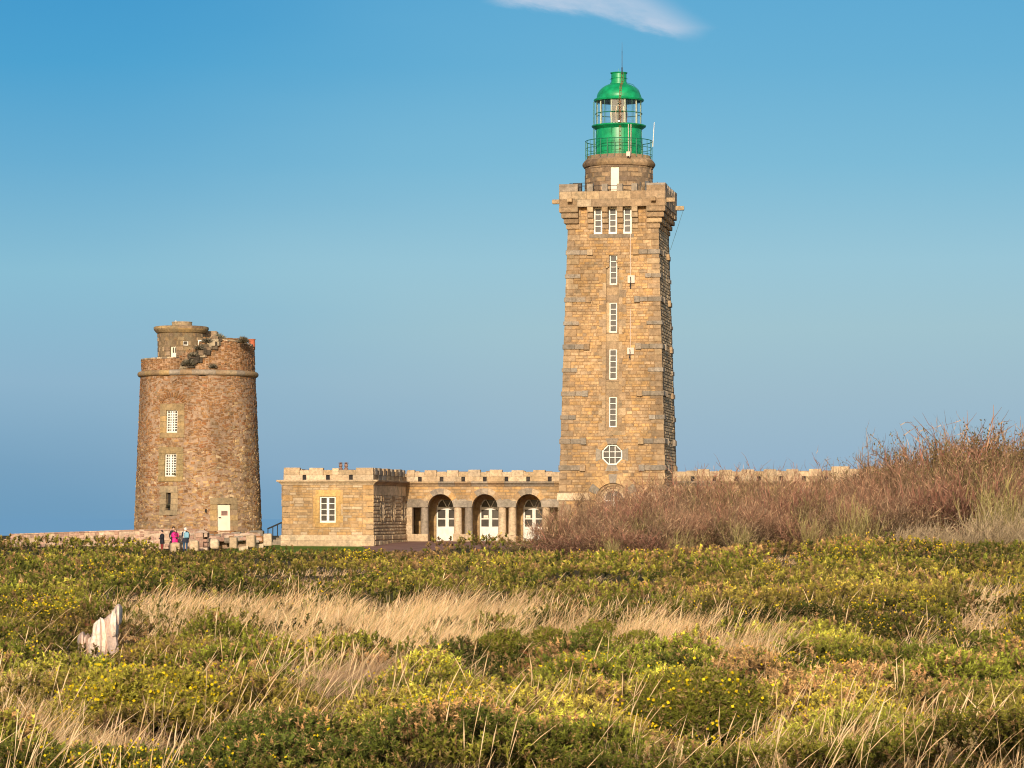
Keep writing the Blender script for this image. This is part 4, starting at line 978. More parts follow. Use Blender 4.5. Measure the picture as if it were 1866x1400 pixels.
GRASS = [(760, 1150, 300, 45, 1), (480, 1130, 210, 40, 1), (330, 1150, 120, 30, .7), (560, 1060, 130, 28, .8), (720, 1190, 330, 25, .8), (1140, 1165, 160, 38, 1), (1300, 1190, 150, 26, .7), (350, 1250, 170, 40, .5), (640, 1270, 190, 70, .8), (450, 1210, 100, 30, .8),
         (1130, 1260, 60, 70, 1), (50, 1350, 110, 70, .8), (440, 1370, 160, 60, .7), (700, 1360, 160, 50, .7), (1030, 1330, 140, 50, .6), (620, 1390, 120, 40, .9), (1440, 1030, 50, 26, 1), (1090, 1068, 120, 13, 1), (1240, 1060, 60, 12, .7), (1390, 1340, 120, 60, .6), (1750, 980, 160, 22, .9),
         (1700, 1205, 220, 20, .7), (250, 1110, 80, 22, .7), (100, 1090, 120, 20, .4), (1800, 1120, 60, 40, .6), (960, 1110, 60, 15, .6), (1500, 1200, 120, 14, .6), (480, 1035, 90, 16, .6), (70, 1230, 90, 40, .4), (900, 1290, 70, 50, .5), (1640, 1330, 90, 40, .4), (1500, 1130, 60, 12, .5)]
BRACK = [(1200, 1014, 300, 16, 1), (1560, 1010, 200, 10, .6), (770, 1020, 70, 16, .9), (740, 1040, 40, 10, .6), (1235, 1195, 80, 20, 1.3), (1620, 1252, 50, 22, 1.3), (1400, 1270, 90, 26, 1.2), (1340, 1240, 60, 22, 1.1), (1540, 1290, 90, 28, 1.1), (1460, 1320, 60, 16, 1), (700, 1240, 60, 16, .9), (430, 1265, 60, 18, .9), (1680, 1290, 70, 18, .9), (1010, 1215, 50, 18, .9), (370, 1290, 40, 25, .7), (1300, 1100, 150, 14, .4), (560, 1190, 80, 14, .4), (940, 1240, 40, 14, .6), (250, 1180, 90, 16, .5), (1450, 1180, 60, 10, .5)]
FLOW = [(660, 1024, 50, 12, 1), (210, 1070, 60, 14, .8), (60, 1150, 70, 25, 1), (240, 1290, 110, 40, .55), (400, 1300, 60, 30, .4), (880, 1055, 60, 10, .7), (980, 1128, 50, 10, .9), (1500, 1040, 130, 18, .7), (1650, 1010, 160, 18, .6), (1380, 1060, 60, 12, .6), (1600, 1140, 160, 22, .7), (830, 1375, 90, 30, .7), (1790, 1370, 90, 40, 1), (1720, 1385, 60, 30, .7), (130, 1340, 60, 20, .3), (1560, 1230, 60, 20, .4), (1850, 1150, 50, 60, .6), (260, 1000, 60, 12, .5), (30, 1240, 50, 40, .4), (300, 1110, 60, 10, .5), (1100, 1030, 120, 10, .4), (1420, 1110, 120, 14, .4)]
TWIG = [(620, 1300, 110, 70, 1), (560, 1070, 110, 20, .7), (420, 1095, 60, 14, .6), (1380, 1300, 70, 25, .6), (1290, 1270, 60, 20, .5), (560, 1250, 60, 40, .6)]
GREEN = [(1290, 1025, 70, 12, 1), (1530, 1190, 120, 20, .8), (120, 1110, 40, 20, .7), (1000, 1385, 60, 20, .8), (640, 1385, 60, 20, .6), (1480, 1380, 150, 25, .7), (870, 1180, 60, 20, .6)]
CLEAR = []
def clearing(x, y):
    if not CLEAR: return 0 * x
    px, py = pxy(x, y); return np.clip(blobs(px, py, CLEAR), 0, 1)
def clear_for(px, py, w):
    p = py + 0.; CLEAR.append((px, p + .04 * (p - YH), w * .72 + 22, .11 * (p - YH), 1))
for q in ((182, 1196, 150), (160, 1215, 110), (190, 1226, 90), (997, 1186, 38), (1090, 1176, 44), (920, 1225, 75), (1275, 1372, 190), (250, 1370, 230), (1540, 1240, 150), (1165, 1195, 60), (1810, 1165, 100), (1760, 1165, 90), (1715, 1335, 120), (1800, 1345, 90), (1330, 1275, 60), (905, 1250, 70), (310, 1245, 60), (690, 1110, 40), (1610, 1185, 30)): clear_for(*q)
GRASS = [(g[0], g[1] + 4, g[2] * 1.05, g[3], g[4] * 1.38) if g[1] < 1200 else (g[0], g[1], g[2] * .85, g[3] * .8, g[4] * .72) for g in GRASS]
def maps(x, y):
    px, py = pxy(x, y); n = fbm(x, y, 3.0, 11, 4); n2 = fbm(x, y, 1.2, 23, 3)
    jx = (fbm(x, y, 2.5, 31) - .5) * 90; jy = (n - .5) * 30
    n4 = fbm(x, y, .75, 91, 3); g = np.clip(clearing(x, y) * .30 * (y < 80) + blobs(px + jx, py + jy, GRASS) * 1.05 + (n - .55) * 1.7 + (n4 - .5) * 2.4 - .10 * (py > 1200), 0, 1); b = np.clip(blobs(px + jx, py + jy, BRACK) * 1.5 + (n2 - .66) * 1.5, 0, 1)
    f = np.clip(blobs(px + jx, py + jy, FLOW) + (n2 - .66) * 1.2, 0, 1); t = blobs(px + jx, py + jy, TWIG); gr = blobs(px + jx, py + jy, GREEN)
    return g, b, f, t, gr
def worley(x, y, s, seed):
    xi = np.floor(x / s); yi = np.floor(y / s); best = np.full(np.shape(x), 9.); hh = np.zeros(np.shape(x))
    h = lambda a, b, k: np.modf(np.abs(np.sin(a * 127.1 + b * 311.7 + k * 74.7 + seed) * 43758.5453))[0]
    for dx in (-1, 0, 1):
        for dy in (-1, 0, 1):
            cx = xi + dx; cy = yi + dy; q = (cx + .2 + .6 * h(cx, cy, 1)) * s; w = (cy + .2 + .6 * h(cx, cy, 2)) * s; r_ = .55 + .35 * h(cx, cy, 3)
            d = np.hypot(x - q, y - w) / (s * r_); u = d < best; best = np.where(u, d, best); hh = np.where(u, h(cx, cy, 4), hh)
    return np.sqrt(np.clip(1 - best ** 2, 0, 1)), hh
def far_fac(x, y):
    px = CX + x / y * F
    a = np.interp(px, [0, 270, 300, 430, 440, 770, 800, 940, 1866], [1.6, 1.3, .15, .15, .25, .25, 2.2, 1.6, .6]); b = np.interp(px, [0, 270, 295, 430, 470, 780, 830, 1866], [1, .9, .3, .3, .5, .5, .85, .6])
    w = sstep(168, 186, y); w2 = sstep(90, 130, y)
    return (1 - w2) + w2 * ((1 - w) * b + w * a)
def canopy(x, y):
    g, b, f, t, gr = maps(x, y)
    d1, h1 = worley(x, y, 1.05, 1.7); d2, h2 = worley(x, y, .36, 5.1); d3, h3 = worley(x, y, 3.3, 3.3)
    m = np.clip(1.05 - g * 1.25, 0, 1) * np.clip(1 - t * .5, 0, 1)
    H = (.06 + m * (.04 + d1 * (.10 + .26 * h1) + d2 * .11 + d3 * h3 * .26 * sstep(55, 110, y))) * far_fac(x, y)
    H = H * (1 - .8 * clearing(x, y))
    return H, m, g, b, f, t, gr
def openground(x, y):                     # lawn, paving and building plots stay clear of heath
    px = CX + x / y * F
    lim = np.interp(px, [-400, 270, 290, 440, 600, 640, 690, 820, 860, 2000], [207, 207, 199, 199, 200, 196, 189, 192, 200, 203])
    return y > lim
# ------------------------------------------------------------------ ground sheet, lawn, paving, sea
ys = list(np.geomspace(4, 30, 60)) + list(np.geomspace(30.5, 300, 300)); ss = np.concatenate([np.linspace(-6, -1.25, 40), np.linspace(-1.23, 1.23, 300), np.linspace(1.25, 6, 40)])
rows = []
for yy in [-60, -20] + ys:
    x = ss * max(yy, 30) * 933 / F; z = gz(x, np.full_like(x, yy))
    if yy > 4:
        H, *_ = canopy(x, np.full_like(x, max(yy, 4))); z = z + np.where(openground(x, np.full_like(x, yy)), 0, H * .35 - .02)
    rows.append(np.stack([x, np.full_like(x, yy), z], 1))
for yy, zz in ((312, -9), (330, -45), (345, -72)): rows.append(np.stack([ss * 300 * 933 / F * (1 + (yy - 300) / 200), np.full_like(ss, yy) + 5 * np.sin(ss * 9), np.full_like(ss, zz)], 1))
G = np.stack(rows); nr, nc, _ = G.shape; idx = np.arange(nr * nc).reshape(nr, nc)
q = np.stack([idx[:-1, :-1], idx[:-1, 1:], idx[1:, 1:], idx[1:, :-1]], -1).reshape(-1, 4)
me = bpy.data.meshes.new('ground'); me.from_pydata(G.reshape(-1, 3).tolist(), [], q.tolist()); me.polygons.foreach_set('use_smooth', [True] * len(q))
def ground_mat(name, c1, c2, c3, sc=.8):
    m, nt, p = new_mat(name); N, L = nt.nodes, nt.links; tc = N.new('ShaderNodeTexCoord'); n = N.new('ShaderNodeTexNoise'); n.inputs['Scale'].default_value = sc; n.inputs['Detail'].default_value = 9; n.inputs['Roughness'].default_value = .7
    L.new(tc.outputs['Object'], n.inputs['Vector']); r = N.new('ShaderNodeValToRGB'); r.color_ramp.elements[0].position = .3; r.color_ramp.elements[1].position = .72; r.color_ramp.elements[0].color = (*c1, 1); r.color_ramp.elements[1].color = (*c3, 1)
    e = r.color_ramp.elements.new(.5); e.color = (*c2, 1); L.new(n.outputs['Fac'], r.inputs[0]); L.new(r.outputs[0], p.inputs['Base Color']); p.inputs['Roughness'].default_value = .95; p.inputs['Specular IOR Level'].default_value = .1
    b = N.new('ShaderNodeBump'); b.inputs['Distance'].default_value = .08; L.new(n.outputs['Fac'], b.inputs['Height']); L.new(b.outputs[0], p.inputs['Normal']); return m
me.materials.append(ground_mat('heath_soil', (.035, .028, .012), (.075, .055, .022), (.14, .10, .045), 1.5)); go = bpy.data.objects.new('ground', me); COL.objects.link(go); tag(go, 'rough heath ground under the gorse and grass', kind='structure')
def sheet(name, poly, dz, mat, label, kind='structure', nx=40, ny=24):
    # poly: four corners (x,y) near-left, near-right, far-right, far-left
    V = []; 
    for j in range(ny + 1):
        for i in range(nx + 1):
            a, b = i / nx, j / ny; P = [(1 - a) * (1 - b) * poly[0][k] + a * (1 - b) * poly[1][k] + a * b * poly[2][k] + (1 - a) * b * poly[3][k] for k in (0, 1)]
            V.append((P[0], P[1], float(gz(P[0], P[1])) + dz))
    Fc = [(j * (nx + 1) + i, j * (nx + 1) + i + 1, (j + 1) * (nx + 1) + i + 1, (j + 1) * (nx + 1) + i) for j in range(ny) for i in range(nx)]
    m = bpy.data.meshes.new(name); m.from_pydata(V, [], Fc); m.materials.append(mat); o = bpy.data.objects.new(name, m); COL.objects.link(o); tag(o, label, kind=kind); return o
sheet('lawn', [(wx(400, 197), 197), (wx(700, 197), 197), (wx(690, 214), 214), (wx(425, 214), 214)], .03, ground_mat('mown_grass', (.05, .10, .012), (.10, .17, .02), (.16, .20, .04), 1.2), 'strip of short green lawn in front of the annex')
sheet('paving', [(wx(700, 186), 186), (wx(860, 186), 186), (wx(1000, 226), 226), (wx(640, 226), 226)], .05, ground_mat('reddish_paving', (.20, .11, .085), (.26, .145, .11), (.32, .19, .15), 1.0), 'reddish paved forecourt before the arcade')
me = bpy.data.meshes.new('sea'); me.from_pydata([(-45000, 260, -66), (45000, 260, -66), (45000, 60000, -66), (-45000, 60000, -66)], [], [(0, 1, 2, 3)])
m, nt, p = new_mat('sea_water'); N, L = nt.nodes, nt.links; p.inputs['Base Color'].default_value = (.06, .20, .36, 1); p.inputs['Roughness'].default_value = .5
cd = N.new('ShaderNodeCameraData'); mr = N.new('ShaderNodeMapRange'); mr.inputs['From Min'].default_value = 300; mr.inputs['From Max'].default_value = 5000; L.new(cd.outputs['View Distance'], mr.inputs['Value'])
em = N.new('ShaderNodeEmission'); em.inputs[0].default_value = (*lin((110, 156, 191)), 1); mx = N.new('ShaderNodeMixShader'); L.new(mr.outputs[0], mx.inputs[0]); L.new(p.outputs[0], mx.inputs[1]); L.new(em.outputs[0], mx.inputs[2]); L.new(mx.outputs[0], N['Material Output'].inputs['Surface'])  # far water glows in the horizon colour, haze painted by emission
me.materials.append(m); o = bpy.data.objects.new('sea', me); COL.objects.link(o); tag(o, 'hazy blue sea beyond the headland', kind='structure')

# ------------------------------------------------------------------ plants: needles, blades, twigs
rng = np.random.default_rng(11)
def field(n, py0=984, py1=1560, gam=1.0, side=260):
    # points spread so that every distance gets a similar share of the view; more ground further away
    py = py0 + (py1 - py0) * rng.uniform(0, 1, n) ** gam; px = rng.uniform(-side, 1866 + side, n); y = F * 1.85 / (py - YH); y = np.minimum(y, 212 - 10 * rng.uniform(0, 1, n)); x = (px - CX) / F * y
    k = int(n * .22); py2 = 1075 + (1560 - 1075) * rng.uniform(0, 1, k); y2 = F * 1.85 / (py2 - YH); sg = np.where(rng.uniform(0, 1, k) < .5, -1, 1)   # heath beside the view as well
    return np.concatenate([x, sg * (1190 / F * y2 + rng.uniform(0, 6, k)) ]), np.concatenate([y, y2])

def unit(v): return v / (np.linalg.norm(v, axis=-1, keepdims=True) + 1e-9)
def lerp(a, b, t): return a + (b - a) * t
GC = dict(dark=np.array((.052, .064, .010)), mid=np.array((.148, .155, .018)), lite=np.array((.36, .315, .045)), yel=np.array((.44, .36, .03)), brn=np.array((.30, .185, .08)), olv=np.array((.34, .245, .05)))
def shoots(x, y, z, nrm, col0, K=25, size=1.0):
    # each shoot: an upright spike dressed with short spines
    n = len(x); d = y; S = (.045 + .0010 * d) * size * rng.uniform(.6, 1.5, n); nl = (.011 + .00066 * d) * size; nw = .0016 + .00019 * d
    ax = unit(nrm + rng.normal(size=(n, 3)) * .42 + np.array([.05, 0, .35]))
    t = rng.uniform(0, 1, (n, K)); base = np.stack([x, y, z], 1)[:, None] + ax[:, None] * (S[:, None] * t)[..., None]
    nd = unit(ax[:, None] * .55 + rng.normal(size=(n, K, 3)) * .75)
    ln = (nl[:, None] * rng.uniform(.6, 1.5, (n, K)))[..., None]; w = unit(np.cross(nd, rng.normal(size=(n, K, 3)))) * (nw[:, None] * rng.uniform(.7, 1.4, (n, K)))[..., None]
    V = np.stack([base - w, base + w, base + nd * ln], 2).reshape(-1, 3, 3)
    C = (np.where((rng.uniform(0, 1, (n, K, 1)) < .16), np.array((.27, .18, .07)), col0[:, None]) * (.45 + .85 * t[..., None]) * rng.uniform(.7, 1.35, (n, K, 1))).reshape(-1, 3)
    tip = np.stack([x, y, z], 1) + ax * S[:, None]
    return V, C, tip
def gorse_field(n):
    x, y = field(n); keep = ~openground(x, y); x, y = x[keep], y[keep]
    H, m, g, b, f, t, gr = canopy(x, y); keep = rng.uniform(0, 1, len(x)) < np.clip(m * 1.15 + .06, 0, 1); x, y = x[keep], y[keep]; H, g, b, f, t, gr = [q[keep] for q in (H, g, b, f, t, gr)]
    e = .12; Hx = canopy(x + e, y)[0] - canopy(x - e, y)[0]; Hy = canopy(x, y + e)[0] - canopy(x, y - e)[0]
    nrm = unit(np.stack([-Hx / (2 * e), -Hy / (2 * e), np.ones_like(x)], 1)); drop = rng.uniform(0, 1, len(x)) ** 2 * .25
    z = gz(x, y) + H * (1 - drop)
    p1 = fbm(x, y, 2.2, 41, 3); p2 = vn(x, y, .7, 43); p3 = fbm(x, y, 9, 47, 2)
    c = lerp(GC['dark'], GC['mid'], sstep(.3, .55, p1)[:, None]); c = lerp(c, GC['lite'], (sstep(.5, .75, p1 * .6 + p2 * .4) * .8)[:, None]); c = lerp(c, GC['olv'], sstep(.5, .72, p3)[:, None] * .7)
    c = lerp(c, GC['lite'] * 1.1, (gr * .8)[:, None]); br = np.clip(b * .9 + .07 + sstep(.72, .9, vn(x, y, .35, 51)) * .6 + sstep(.66, .82, fbm(x, y, 1.1, 57, 2)) * .6, 0, 1); c = c * rng.uniform(.55, 1.3, (len(x), 1)); c = np.where((rng.uniform(0, 1, len(x)) < br * .85)[:, None], GC['brn'] * rng.uniform(.7, 1.15, (len(x), 1)) * np.array([1.0, .95, .9]), c)
    c = lerp(c, GC['yel'] * .9, (f * .35 * rng.uniform(0, 1, len(x)))[:, None]); hr = H / .8; c = c * ((.52 + .42 * (y < 34) + 1.0 * np.clip(hr * 1.5, 0, 1)) * (1 - drop * 2.2) * (.62 + .8 * sstep(.3, .7, fbm(x, y, 5, 101, 3))) * (.8 + .4 * fbm(x, y, 16, 103, 2)))[:, None]  # gaps and mound feet darkened: ambient shade painted into the needle colour
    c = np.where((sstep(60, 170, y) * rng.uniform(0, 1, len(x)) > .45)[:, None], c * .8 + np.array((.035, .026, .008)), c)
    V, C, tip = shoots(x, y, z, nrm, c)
    # flowers: small two-petal pairs at shoot tips
    fl = rng.uniform(0, 1, len(x)) < f ** 1.3 * .8 + .004 + .17 * sstep(.7, .86, fbm(x, y, 1.8, 97, 2)); T = tip[fl]; Y = y[fl]; k = 4
    cpos = T[:, None] + rng.normal(size=(len(T), k, 3)) * (.02 + .0006 * Y)[:, None, None]; s = (.006 + .00024 * Y)[:, None, None]
    a = unit(rng.normal(size=(len(T), k, 3)) + np.array([0, -.6, .4])); u = unit(np.cross(a, rng.normal(size=(len(T), k, 3)))) * s; w = unit(np.cross(a, u)) * s * .8
    FV = np.stack([cpos - u, cpos - w, cpos + u, cpos + w], 2).reshape(-1, 4, 3); FC = np.array((.80, .56, .012)) * rng.uniform(.65, 1.15, (len(FV), 1))
    return V, C, FV, FC
V, C, FV, FC = gorse_field(135000)
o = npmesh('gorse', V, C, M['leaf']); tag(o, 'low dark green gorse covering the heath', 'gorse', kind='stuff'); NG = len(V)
o = npmesh('gorse_flowers', FV, FC, M['leaf']); tag(o, 'small bright yellow gorse flowers', 'flowers', kind='stuff')

def blades(x, y, z, h, lean, wid, col, K=4, bend=1.0, seedhead=None):
    n = len(x); az = rng.normal(0, .7, n) + (vn(x, y, .8, 88) - .5) * 3.0; dirv = np.stack([np.cos(az), np.sin(az) * .8, np.zeros(n)], 1)
    pts = []
    for i in range(K + 1):
        t = i / K; off = lean * (t ** 1.7) * bend; pts.append(np.stack([x, y, z], 1) + dirv * (off * h)[:, None] + np.stack([np.zeros(n), np.zeros(n), h * (t - .18 * lean * t * t)], 1))
    P = np.stack(pts, 1); ra = rng.uniform(-.6, .6, n); wv = np.stack([np.cos(ra), np.sin(ra), np.zeros(n)], 1) * wid[:, None]
    Q = []; CC = []
    for i in range(K):
        w0 = 1 - .8 * (i / K); w1 = 1 - .8 * ((i + 1) / K)
        if seedhead is not None:
            if i == K - 1: w0 = .9 + seedhead; w1 = .2; 
            if i == K - 2: w1 = .9 + seedhead
            w0 = np.broadcast_to(w0, (n,))[:, None]; w1 = np.broadcast_to(w1, (n,))[:, None]
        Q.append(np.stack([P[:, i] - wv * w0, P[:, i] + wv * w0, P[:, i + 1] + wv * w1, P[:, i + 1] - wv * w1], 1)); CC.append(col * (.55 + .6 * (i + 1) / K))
    return np.concatenate(Q), np.concatenate(CC)
STRAW = np.array((.70, .46, .235)); STRAW2 = np.array((.53, .32, .15)); STRAWP = np.array((.80, .58, .34)); GGR = np.array((.20, .20, .045))
def grass_field(n):
    x, y = field(n, 978, 1580, 1.15); keep = ~openground(x, y); x, y = x[keep], y[keep]
    cl = vn(x, y, .28, 61) * .6 + vn(x, y, .9, 62) * .4; g, b, f, t, gr = maps(x, y); pr = np.clip(g * 1.1, 0, 1) * sstep(.26, .56, cl) + .20 * sstep(.36, .7, cl)
    k = rng.uniform(0, 1, len(x)) < pr; x, y, g, cl, t, gr = [q[k] for q in (x, y, g, cl, t, gr)]
    px, py = pxy(x, y); h = (.28 + .34 * cl) * rng.uniform(.55, 1.25, len(x)) * (.55 + .5 * g) * (1 + .25 * (py > 1220)); h *= 1 - .55 * (py < 1100); h *= 1 - .72 * clearing(x, y); h *= np.where(py > 1200, .72, 1.0); h *= .55 + .9 * vn(x, y, .6, 66); lean = rng.uniform(.2, 1.0, len(x)); lean = np.where(rng.uniform(0, 1, len(x)) < .22, lean * 2.4, lean)
    u = rng.uniform(0, 1, len(x))[:, None]; c = lerp(STRAW, STRAW2, u); c = np.where(rng.uniform(0, 1, (len(x), 1)) < .25, STRAWP, c); c = np.where(rng.uniform(0, 1, (len(x), 1)) < (.10 + .30 * gr + .25 * (1 - g))[:, None], GGR, c)
    tw = (fbm(x, y, 5, 77, 2) * .5 + vn(x, y, .45, 79) * .5)[:, None]; c = c * (.60 + 1.05 * tw) * rng.uniform(.7, 1.2, (len(x), 1)); c = lerp(c, np.array((.28, .17, .12)), (t * .65)[:, None])
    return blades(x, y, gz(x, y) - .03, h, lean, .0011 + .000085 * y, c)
GV, GCc = grass_field(520000)
def stalk_field(n):
    x, y = field(n, 1075, 1640, .8); g, b, f, t, gr = maps(x, y); cl = vn(x, y, .8, 81) * .6 + vn(x, y, 2.6, 82) * .4
    k = rng.uniform(0, 1, len(x)) < np.clip(sstep(.46, .75, cl) * .45 + g * .3, 0, 1); x, y, g = x[k], y[k], g[k]
    h = rng.uniform(.3, .8, len(x)) * (1 - .5 * clearing(x, y)); c = lerp(STRAWP, STRAW, rng.uniform(0, 1, (len(x), 1))) * rng.uniform(.8, 1.15, (len(x), 1))
    return blades(x, y, gz(x, y), h, rng.uniform(.1, .75, len(x)), .0010 + .00006 * y, c, K=6, seedhead=rng.uniform(.3, 1.3, len(x)))
SV, SCc = stalk_field(10000)
o = npmesh('dry_grass', np.concatenate([GV, SV]), np.concatenate([GCc, SCc]), M['straw']); tag(o, 'pale straw-coloured dry grass bending in the wind', 'grass', kind='stuff')
def bracken_field(n):
    x, y = field(n, 984, 1500); keep = ~openground(x, y); x, y = x[keep], y[keep]; g, b, f, t, gr = maps(x, y); k = rng.uniform(0, 1, len(x)) < b * .9; x, y = x[k], y[k]
    H = canopy(x, y)[0]; n = len(x); K = 9; d = unit(np.stack([rng.normal(size=n), rng.normal(size=n), rng.uniform(.2, 1, n)], 1)); L_ = (.12 + .0013 * y) * rng.uniform(.6, 1.3, n)
    t_ = np.linspace(.1, 1, K)[None]; P = np.stack([x, y, gz(x, y) + H * .8], 1)[:, None] + d[:, None] * (L_[:, None] * t_)[..., None]; P[..., 2] -= (L_[:, None] * t_ ** 2 * .35)
    sd = unit(np.cross(d, rng.normal(size=(n, 3))))[:, None] * np.where(np.arange(K) % 2, 1, -1)[None, :, None]; ln = ((.045 + .0006 * y)[:, None] * (1.15 - t_))[..., None]; w = d[:, None] * ((.008 + .0003 * y)[:, None, None])
    V = np.stack([P - w, P + w, P + sd * ln + rng.normal(size=P.shape) * .01], 2).reshape(-1, 3, 3)
    C = np.array([(.38, .17, .055), (.46, .24, .09), (.27, .11, .045), (.50, .30, .13)])[rng.integers(0, 4, n)][:, None] * rng.uniform(.6, 1.2, (n, K, 1)); return V, C.reshape(-1, 3)
V, C = bracken_field(42000); o = npmesh('bracken', V, C, M['leaf']); tag(o, 'rust-brown dead bracken between the gorse', 'bracken', kind='stuff')

# branching twig generator shared by the heath scrub and the tall bushes
def branchy(seed, stems=40, levels=3, H=1.0, spread=.35, base=.25, lean=(.18, 0), wob=.12, wid=.008, kids=(5, 4), seg=5, up=.5, r=None, curl=0., taper=.75, disp=.42):
    r = np.random.default_rng(seed); out = []; cols = []
    n = stems; p = np.stack([r.normal(0, base * .6, n), r.normal(0, base * .6, n), np.zeros(n)], 1); d = unit(np.stack([p[:, 0] * spread * 2 + r.normal(0, spread, n) + lean[0], p[:, 1] * spread * 2 + r.normal(0, spread, n), np.ones(n)], 1))
    L_ = H * r.uniform(.55, 1.05, n); w = np.full(n, wid); shade = r.uniform(.7, 1.2, n)
    for lv in range(levels):
        segs = seg if lv == 0 else max(3, seg - lv); P = [p]; D = d
        for i in range(segs):
            D = unit(D + r.normal(0, wob, D.shape) + np.array([lean[0] * .25, 0, up * .12 + curl * 0])); P.append(P[-1] + D * (L_ / segs)[:, None])
        P = np.stack(P, 1); sid = unit(np.cross(P[:, 1] - P[:, 0], r.normal(size=(len(P), 3))))
        for i in range(segs):
            a = w * (1 - taper * i / segs); b = w * (1 - taper * (i + 1) / segs)
            out.append(np.stack([P[:, i] - sid * a[:, None], P[:, i] + sid * a[:, None], P[:, i + 1] + sid * b[:, None], P[:, i + 1] - sid * b[:, None]], 1)); cols.append(np.stack([shade, np.full(len(P), lv / max(1, levels - 1)), P[:, i, 2]], 1))
        if lv == levels - 1: tips = P[:, -1]; break
        k = kids[lv]; n = len(P) * k; ti = r.integers(1, segs + 1, (len(P), k)); fr = r.uniform(0, 1, (len(P), k, 1)); ar = np.arange(len(P))[:, None]
        q = P[ar, ti - 1] * (1 - fr) + P[ar, ti] * fr; dd = P[ar, ti] - P[ar, ti - 1]; d = unit(unit(dd) + r.normal(0, disp, dd.shape) + np.array([0, 0, up * .4])).reshape(-1, 3); p = q.reshape(-1, 3)
        L_ = np.repeat(L_, k) * r.uniform(.22, .5, n); w = np.repeat(w, k) * .6; shade = np.repeat(shade, k) * r.uniform(.8, 1.2, n)
    return np.concatenate(out), np.concatenate(cols), tips
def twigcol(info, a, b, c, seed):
    r = np.random.default_rng(seed); t = np.clip(info[:, 2:3] * 1.35 - .12, 0, 1); base = lerp(np.array(a), np.array(b), t); base = lerp(base, np.array(c), (r.uniform(0, 1, (len(info), 1)) < .22) * 1.0); return base * info[:, :1] * r.uniform(.7, 1.3, (len(info), 1))  # darker low down: shade of the hollows painted into the twigs
# low brown scrub lost among the grass
tv, tc_ = [], []
x, y = field(5200, 990, 1540); g, b, f, t, gr = maps(x, y); k = (rng.uniform(0, 1, len(x)) < t * .9 + .06) & ~openground(x, y); x, y = x[k], y[k]; zz = gz(x, y); sl = [branchy(900 + i, 7, 3, 1., .6, .2, wid=.006, kids=(4, 3), wob=.25) for i in range(6)]
for i in range(len(x)):
    V, I, _ = sl[i % 6]; a = rng.uniform(0, 6.28); s = rng.uniform(.25, .5); Rm = np.array([[math.cos(a), -math.sin(a), 0], [math.sin(a), math.cos(a), 0], [0, 0, 1]])
    tv.append((V * s * (1, 1, .85)) @ Rm.T + (x[i], y[i], zz[i])); tc_.append(twigcol(I, (.17, .10, .065), (.32, .20, .13), (.52, .37, .24), i))
o = npmesh('heath_scrub', np.concatenate(tv), np.concatenate(tc_), M['twig']); tag(o, 'tangled brown leafless heath scrub among the grass', 'scrub', kind='stuff')

